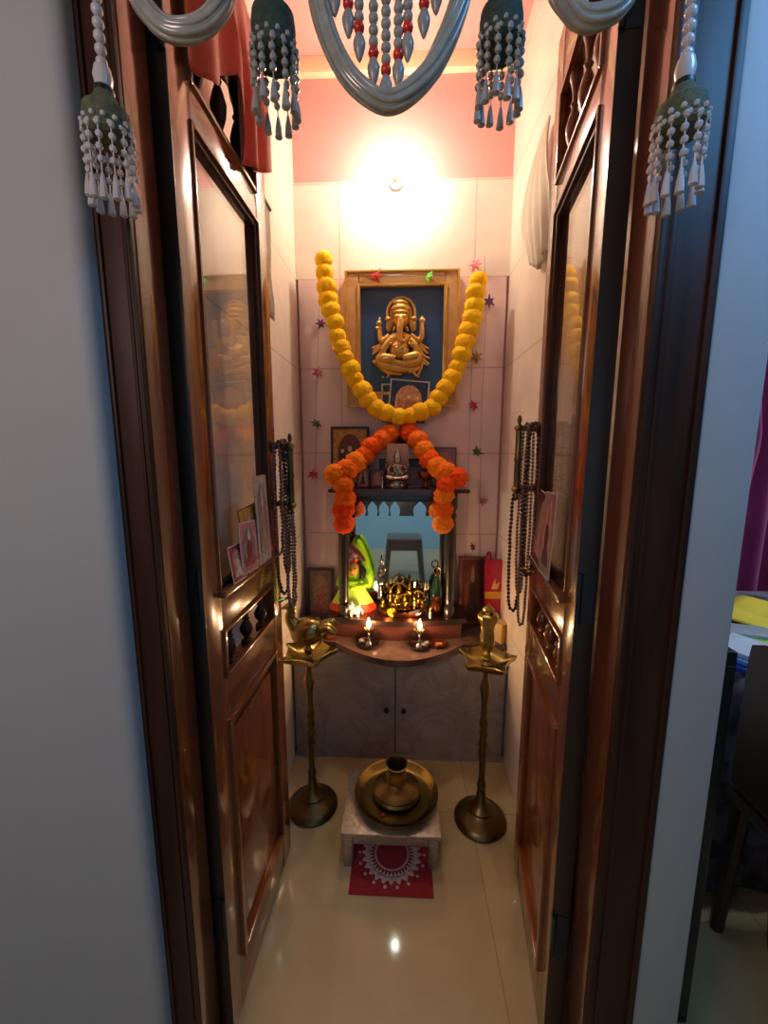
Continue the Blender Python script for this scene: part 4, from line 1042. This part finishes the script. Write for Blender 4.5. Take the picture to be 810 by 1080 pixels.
# ---------------------------------------------------------------- the living room seen at the right edge
PURC = mat('purple_curtain', (158, 56, 124), .8, col2=(124, 36, 96), scale=18, sheen=.4, stretch=(1, 1, .2))
loc = Vector((1.95, 2.26, 0))
def cur(u, v):
    x = (u - .5) * 1.3; g = 1 - .25 * math.exp(-((v - .48) / .06) ** 2)
    return Vector((x * g, .045 * math.sin(u * 60) + .02 * math.sin(u * 23 + v * 2), 2.75 - v * 2.7))
t = thing('purple_curtain', 'purple pleated curtain hanging beyond the wall corner at the right', 'curtain', loc)
MB().sheet(cur, 130, 30).build('drape', PURC, t, solid=.003, ang=180)
MB().tube([(-.7, 0, 2.78), (.7, 0, 2.78)], .012, 10).build('rod', DARKW, t)
TX0, TY0, TX1, TY1, TZ = .93, 1.12, 1.75, 1.80, .77
TCL = mat('dark_patterned_tablecloth', (44, 38, 50), .7, col2=(96, 88, 104), scale=14, amt=.18)
t = thing('dining_table', 'table under a dark patterned cloth at the right edge', 'table', ((TX0 + TX1) / 2, (TY0 + TY1) / 2, 0))
hx, hy = (TX1 - TX0) / 2, (TY1 - TY0) / 2
MB().b2((-hx, -hy, TZ - .03), (hx, hy, TZ), .004).build('tabletop', DARKW, t)
for sx in (-1, 1):
    for sy in (-1, 1): MB().b2((sx * (hx - .03), sy * (hy - .03), 0), (sx * (hx - .09), sy * (hy - .09), TZ - .03), .004).build('leg', DARKW, t)
loc = Vector(((TX0 + TX1) / 2, (TY0 + TY1) / 2, TZ + .003))
m = MB(); m.b2((-hx - .012, -hy - .012, -.001), (hx + .012, hy + .012, .002))
per = [(-hx, -hy), (hx, -hy), (hx, hy), (-hx, hy), (-hx, -hy)]
P = walk([Vector((a, b, 0)) for a, b in per], .02)
def skirt(u, v):
    i = min(len(P) - 1, int(round(u * (len(P) - 1)))); p = P[i]; w = 1 + .045 * v * (.8 + .6 * math.sin(i * .7))
    return Vector((p.x * w + (.012 if p.x > 0 else -.012), p.y * w + (.012 if p.y > 0 else -.012), -.70 * v))
m.sheet(skirt, len(P) - 1, 10)
tag(m.build('tablecloth', TCL, loc=loc, solid=.003, ang=60), 'dark patterned tablecloth hanging nearly to the floor at the right', 'tablecloth')
TT = TZ + .006
def on_table(px, py, dz=0): return atz(px, py, TT + dz)
p = on_table(786, 668)
t = thing('yellow_book', 'yellow booklet lying open on the table at the right edge', 'book', (*atz(800, 652, TT)[:2], TT), .5)
MB().sheet(lambda u, v: Vector(((u - .5) * .34, (v - .5) * .24, .004 + .035 * abs(math.sin((u - .5) * 3.4)) * (1 - abs(u - .5)))), 20, 6).build('cover', mat('yellow_paper', (226, 206, 70), .5, col2=(206, 170, 50), scale=8), t, solid=.006)
t = thing('blue_folder_stack', 'blue and white plastic folders at the near end of the table', 'folder', (1.02, 1.17, TT), .35)
for i, (c, dz) in enumerate((((40, 80, 170), 0), ((120, 160, 220), .016), ((210, 220, 236), .030))):
    MB().box((.01 * i, .012 * i, dz + .008), (.15, .10, .014), .004, rz=.1 * i).build('folder', mat('folder_%d' % i, c, .25), t)
tag(MB().box((0, 0, .012), (.10, .07, .024), .006, rz=.4).build('lime_packet', mat('lime_packet', (160, 206, 50), .4), loc=(*atz(799, 683, TT)[:2], TT)), 'lime-green packet on the table beside the blue folders', 'packet')
tag(MB().box((0, 0, .02), (.17, .10, .038), .018, rz=-.3).build('silver_pouch', mat('silver_pouch', (190, 200, 210), .3, metal=.4, bump=.5, bscale=30), loc=(*atz(783, 674, TT)[:2], TT)), 'crumpled silver-grey pouch on the table between booklet and folders', 'pouch')
# dining chair at the right edge
CHW = mat('chair_dark_wood', (64, 34, 28), .35, coat=.3, col2=(44, 22, 18), scale=6, stretch=(5, 5, .6))
t = thing('dining_chair', 'dark wooden dining chair with rounded back at the right edge', 'chair', (1.13, .845, 0), -PI / 2)
bkp = [(-.21, .02), (.21, .02)] + [(.21 * math.cos(a) if abs(math.cos(a)) < .7 else math.copysign(.21, math.cos(a)) * (.9 + .1 * abs(math.cos(a))), .36 + .10 * math.sin(a)) for a in [PI * i / 12 for i in range(13)]]
bm_ = MB().prism([(a, b + .46) for a, b in bkp], -.20, -.165)
for v in bm_.bm.verts: v.co.y += .0
bm_.build('backrest', CHW, t)
MB().b2((-.22, -.20, .42), (.22, .20, .46), .012).build('seat', CHW, t)
for sx in (-1, 1):
    for sy in (-1, 1): MB().tube([(sx * .19, sy * .175, .43), (sx * .20, sy * .19, 0)], [.024, .017], 8).build('leg', CHW, t)
# narrow black block along the dark band by the wall end
t = thing('dark_block', 'narrow black block standing against the wall end at lower right', 'cabinet', (.66, .98, 0))
MB().b2((-.06, -.15, .0), (.052, .12, .98), .006).build('body', BLACK, t)
MB().b2((-.052, -.156, .03), (.044, -.15, .95), .003).build('door', mat('black_laminate', (26, 24, 26), .35), t)
# waste bin
t = thing('waste_bin', 'dark blue waste bin on the floor at the lower right corner', 'bin', (1.115, .965, 0))
MB().lathe([(0, .0), (.075, 0), (.095, .24), (.10, .25), (.097, .25), (.09, .235), (.072, .012), (0, .012)], (0, 0, 0), 24).build('bucket', mat('dark_blue_plastic', (30, 30, 60), .4), t)
# stool reflected in the shrine mirror
GPL = mat('grey_plastic', (120, 112, 108), .4)
t = thing('plastic_stool', 'grey plastic stool behind the viewer, seen in the shrine mirror', 'stool', (.03, -.55, 0))
MB().b2((-.19, -.17, .43), (.19, .17, .47), .015).build('seat', GPL, t)
for sx in (-1, 1):
    for sy in (-1, 1): MB().tube([(sx * .16, sy * .14, .44), (sx * .20, sy * .18, 0)], [.03, .026], 8).build('leg', GPL, t)
MB().b2((-.17, -.165, .34), (.17, .165, .43), .006).build('apron', GPL, t)

# ------------------------------------------------------------------ lights
def light(name, kind, loc, col, power, **kw):
    l = bpy.data.lights.new(name, kind); l.color = col; l.energy = power
    for k_, v in kw.items(): setattr(l, k_, v)
    o = bpy.data.objects.new(name, l); COL.objects.link(o); o.location = loc
    return o
def aim(o, tgt): o.rotation_euler = (Vector(tgt) - o.location).to_track_quat('-Z', 'Y').to_euler()
w = light('window_daylight', 'AREA', (1.0, .12, 2.5), (.16, .48, 1.0), 3.2, shape='RECTANGLE', size=.5, size_y=.4); aim(w, (.64, .72, 1.9)); w.data.spread = 1.5
w2 = light('rear_wall_fill', 'AREA', (1.3, -.8, 2.7), (.80, .92, 1.0), 7, shape='RECTANGLE', size=1.2, size_y=.8); aim(w2, (0, -1.85, .6)); w2.data.spread = 1.2  # added fill on the rear wall, brightens the blue in the shrine mirror
w3 = light('table_fill', 'AREA', (2.5, 1.3, 2.3), (.80, .90, 1.0), 9, shape='RECTANGLE', size=.8, size_y=.8); aim(w3, (1.4, 1.7, .9)); w3.data.spread = 1.8  # added off-view fill that brightens the table and curtain
light('left_wall_fill', 'POINT', (-.85, -.45, 1.9), (1.0, .74, .66), 18, shadow_soft_size=.2)  # added unseen warm fill for the left wall and door hanging
S.world = bpy.data.worlds.new('world'); S.world.use_nodes = True
S.world.node_tree.nodes['Background'].inputs[0].default_value = (.5, .6, .8, 1); S.world.node_tree.nodes['Background'].inputs[1].default_value = .05
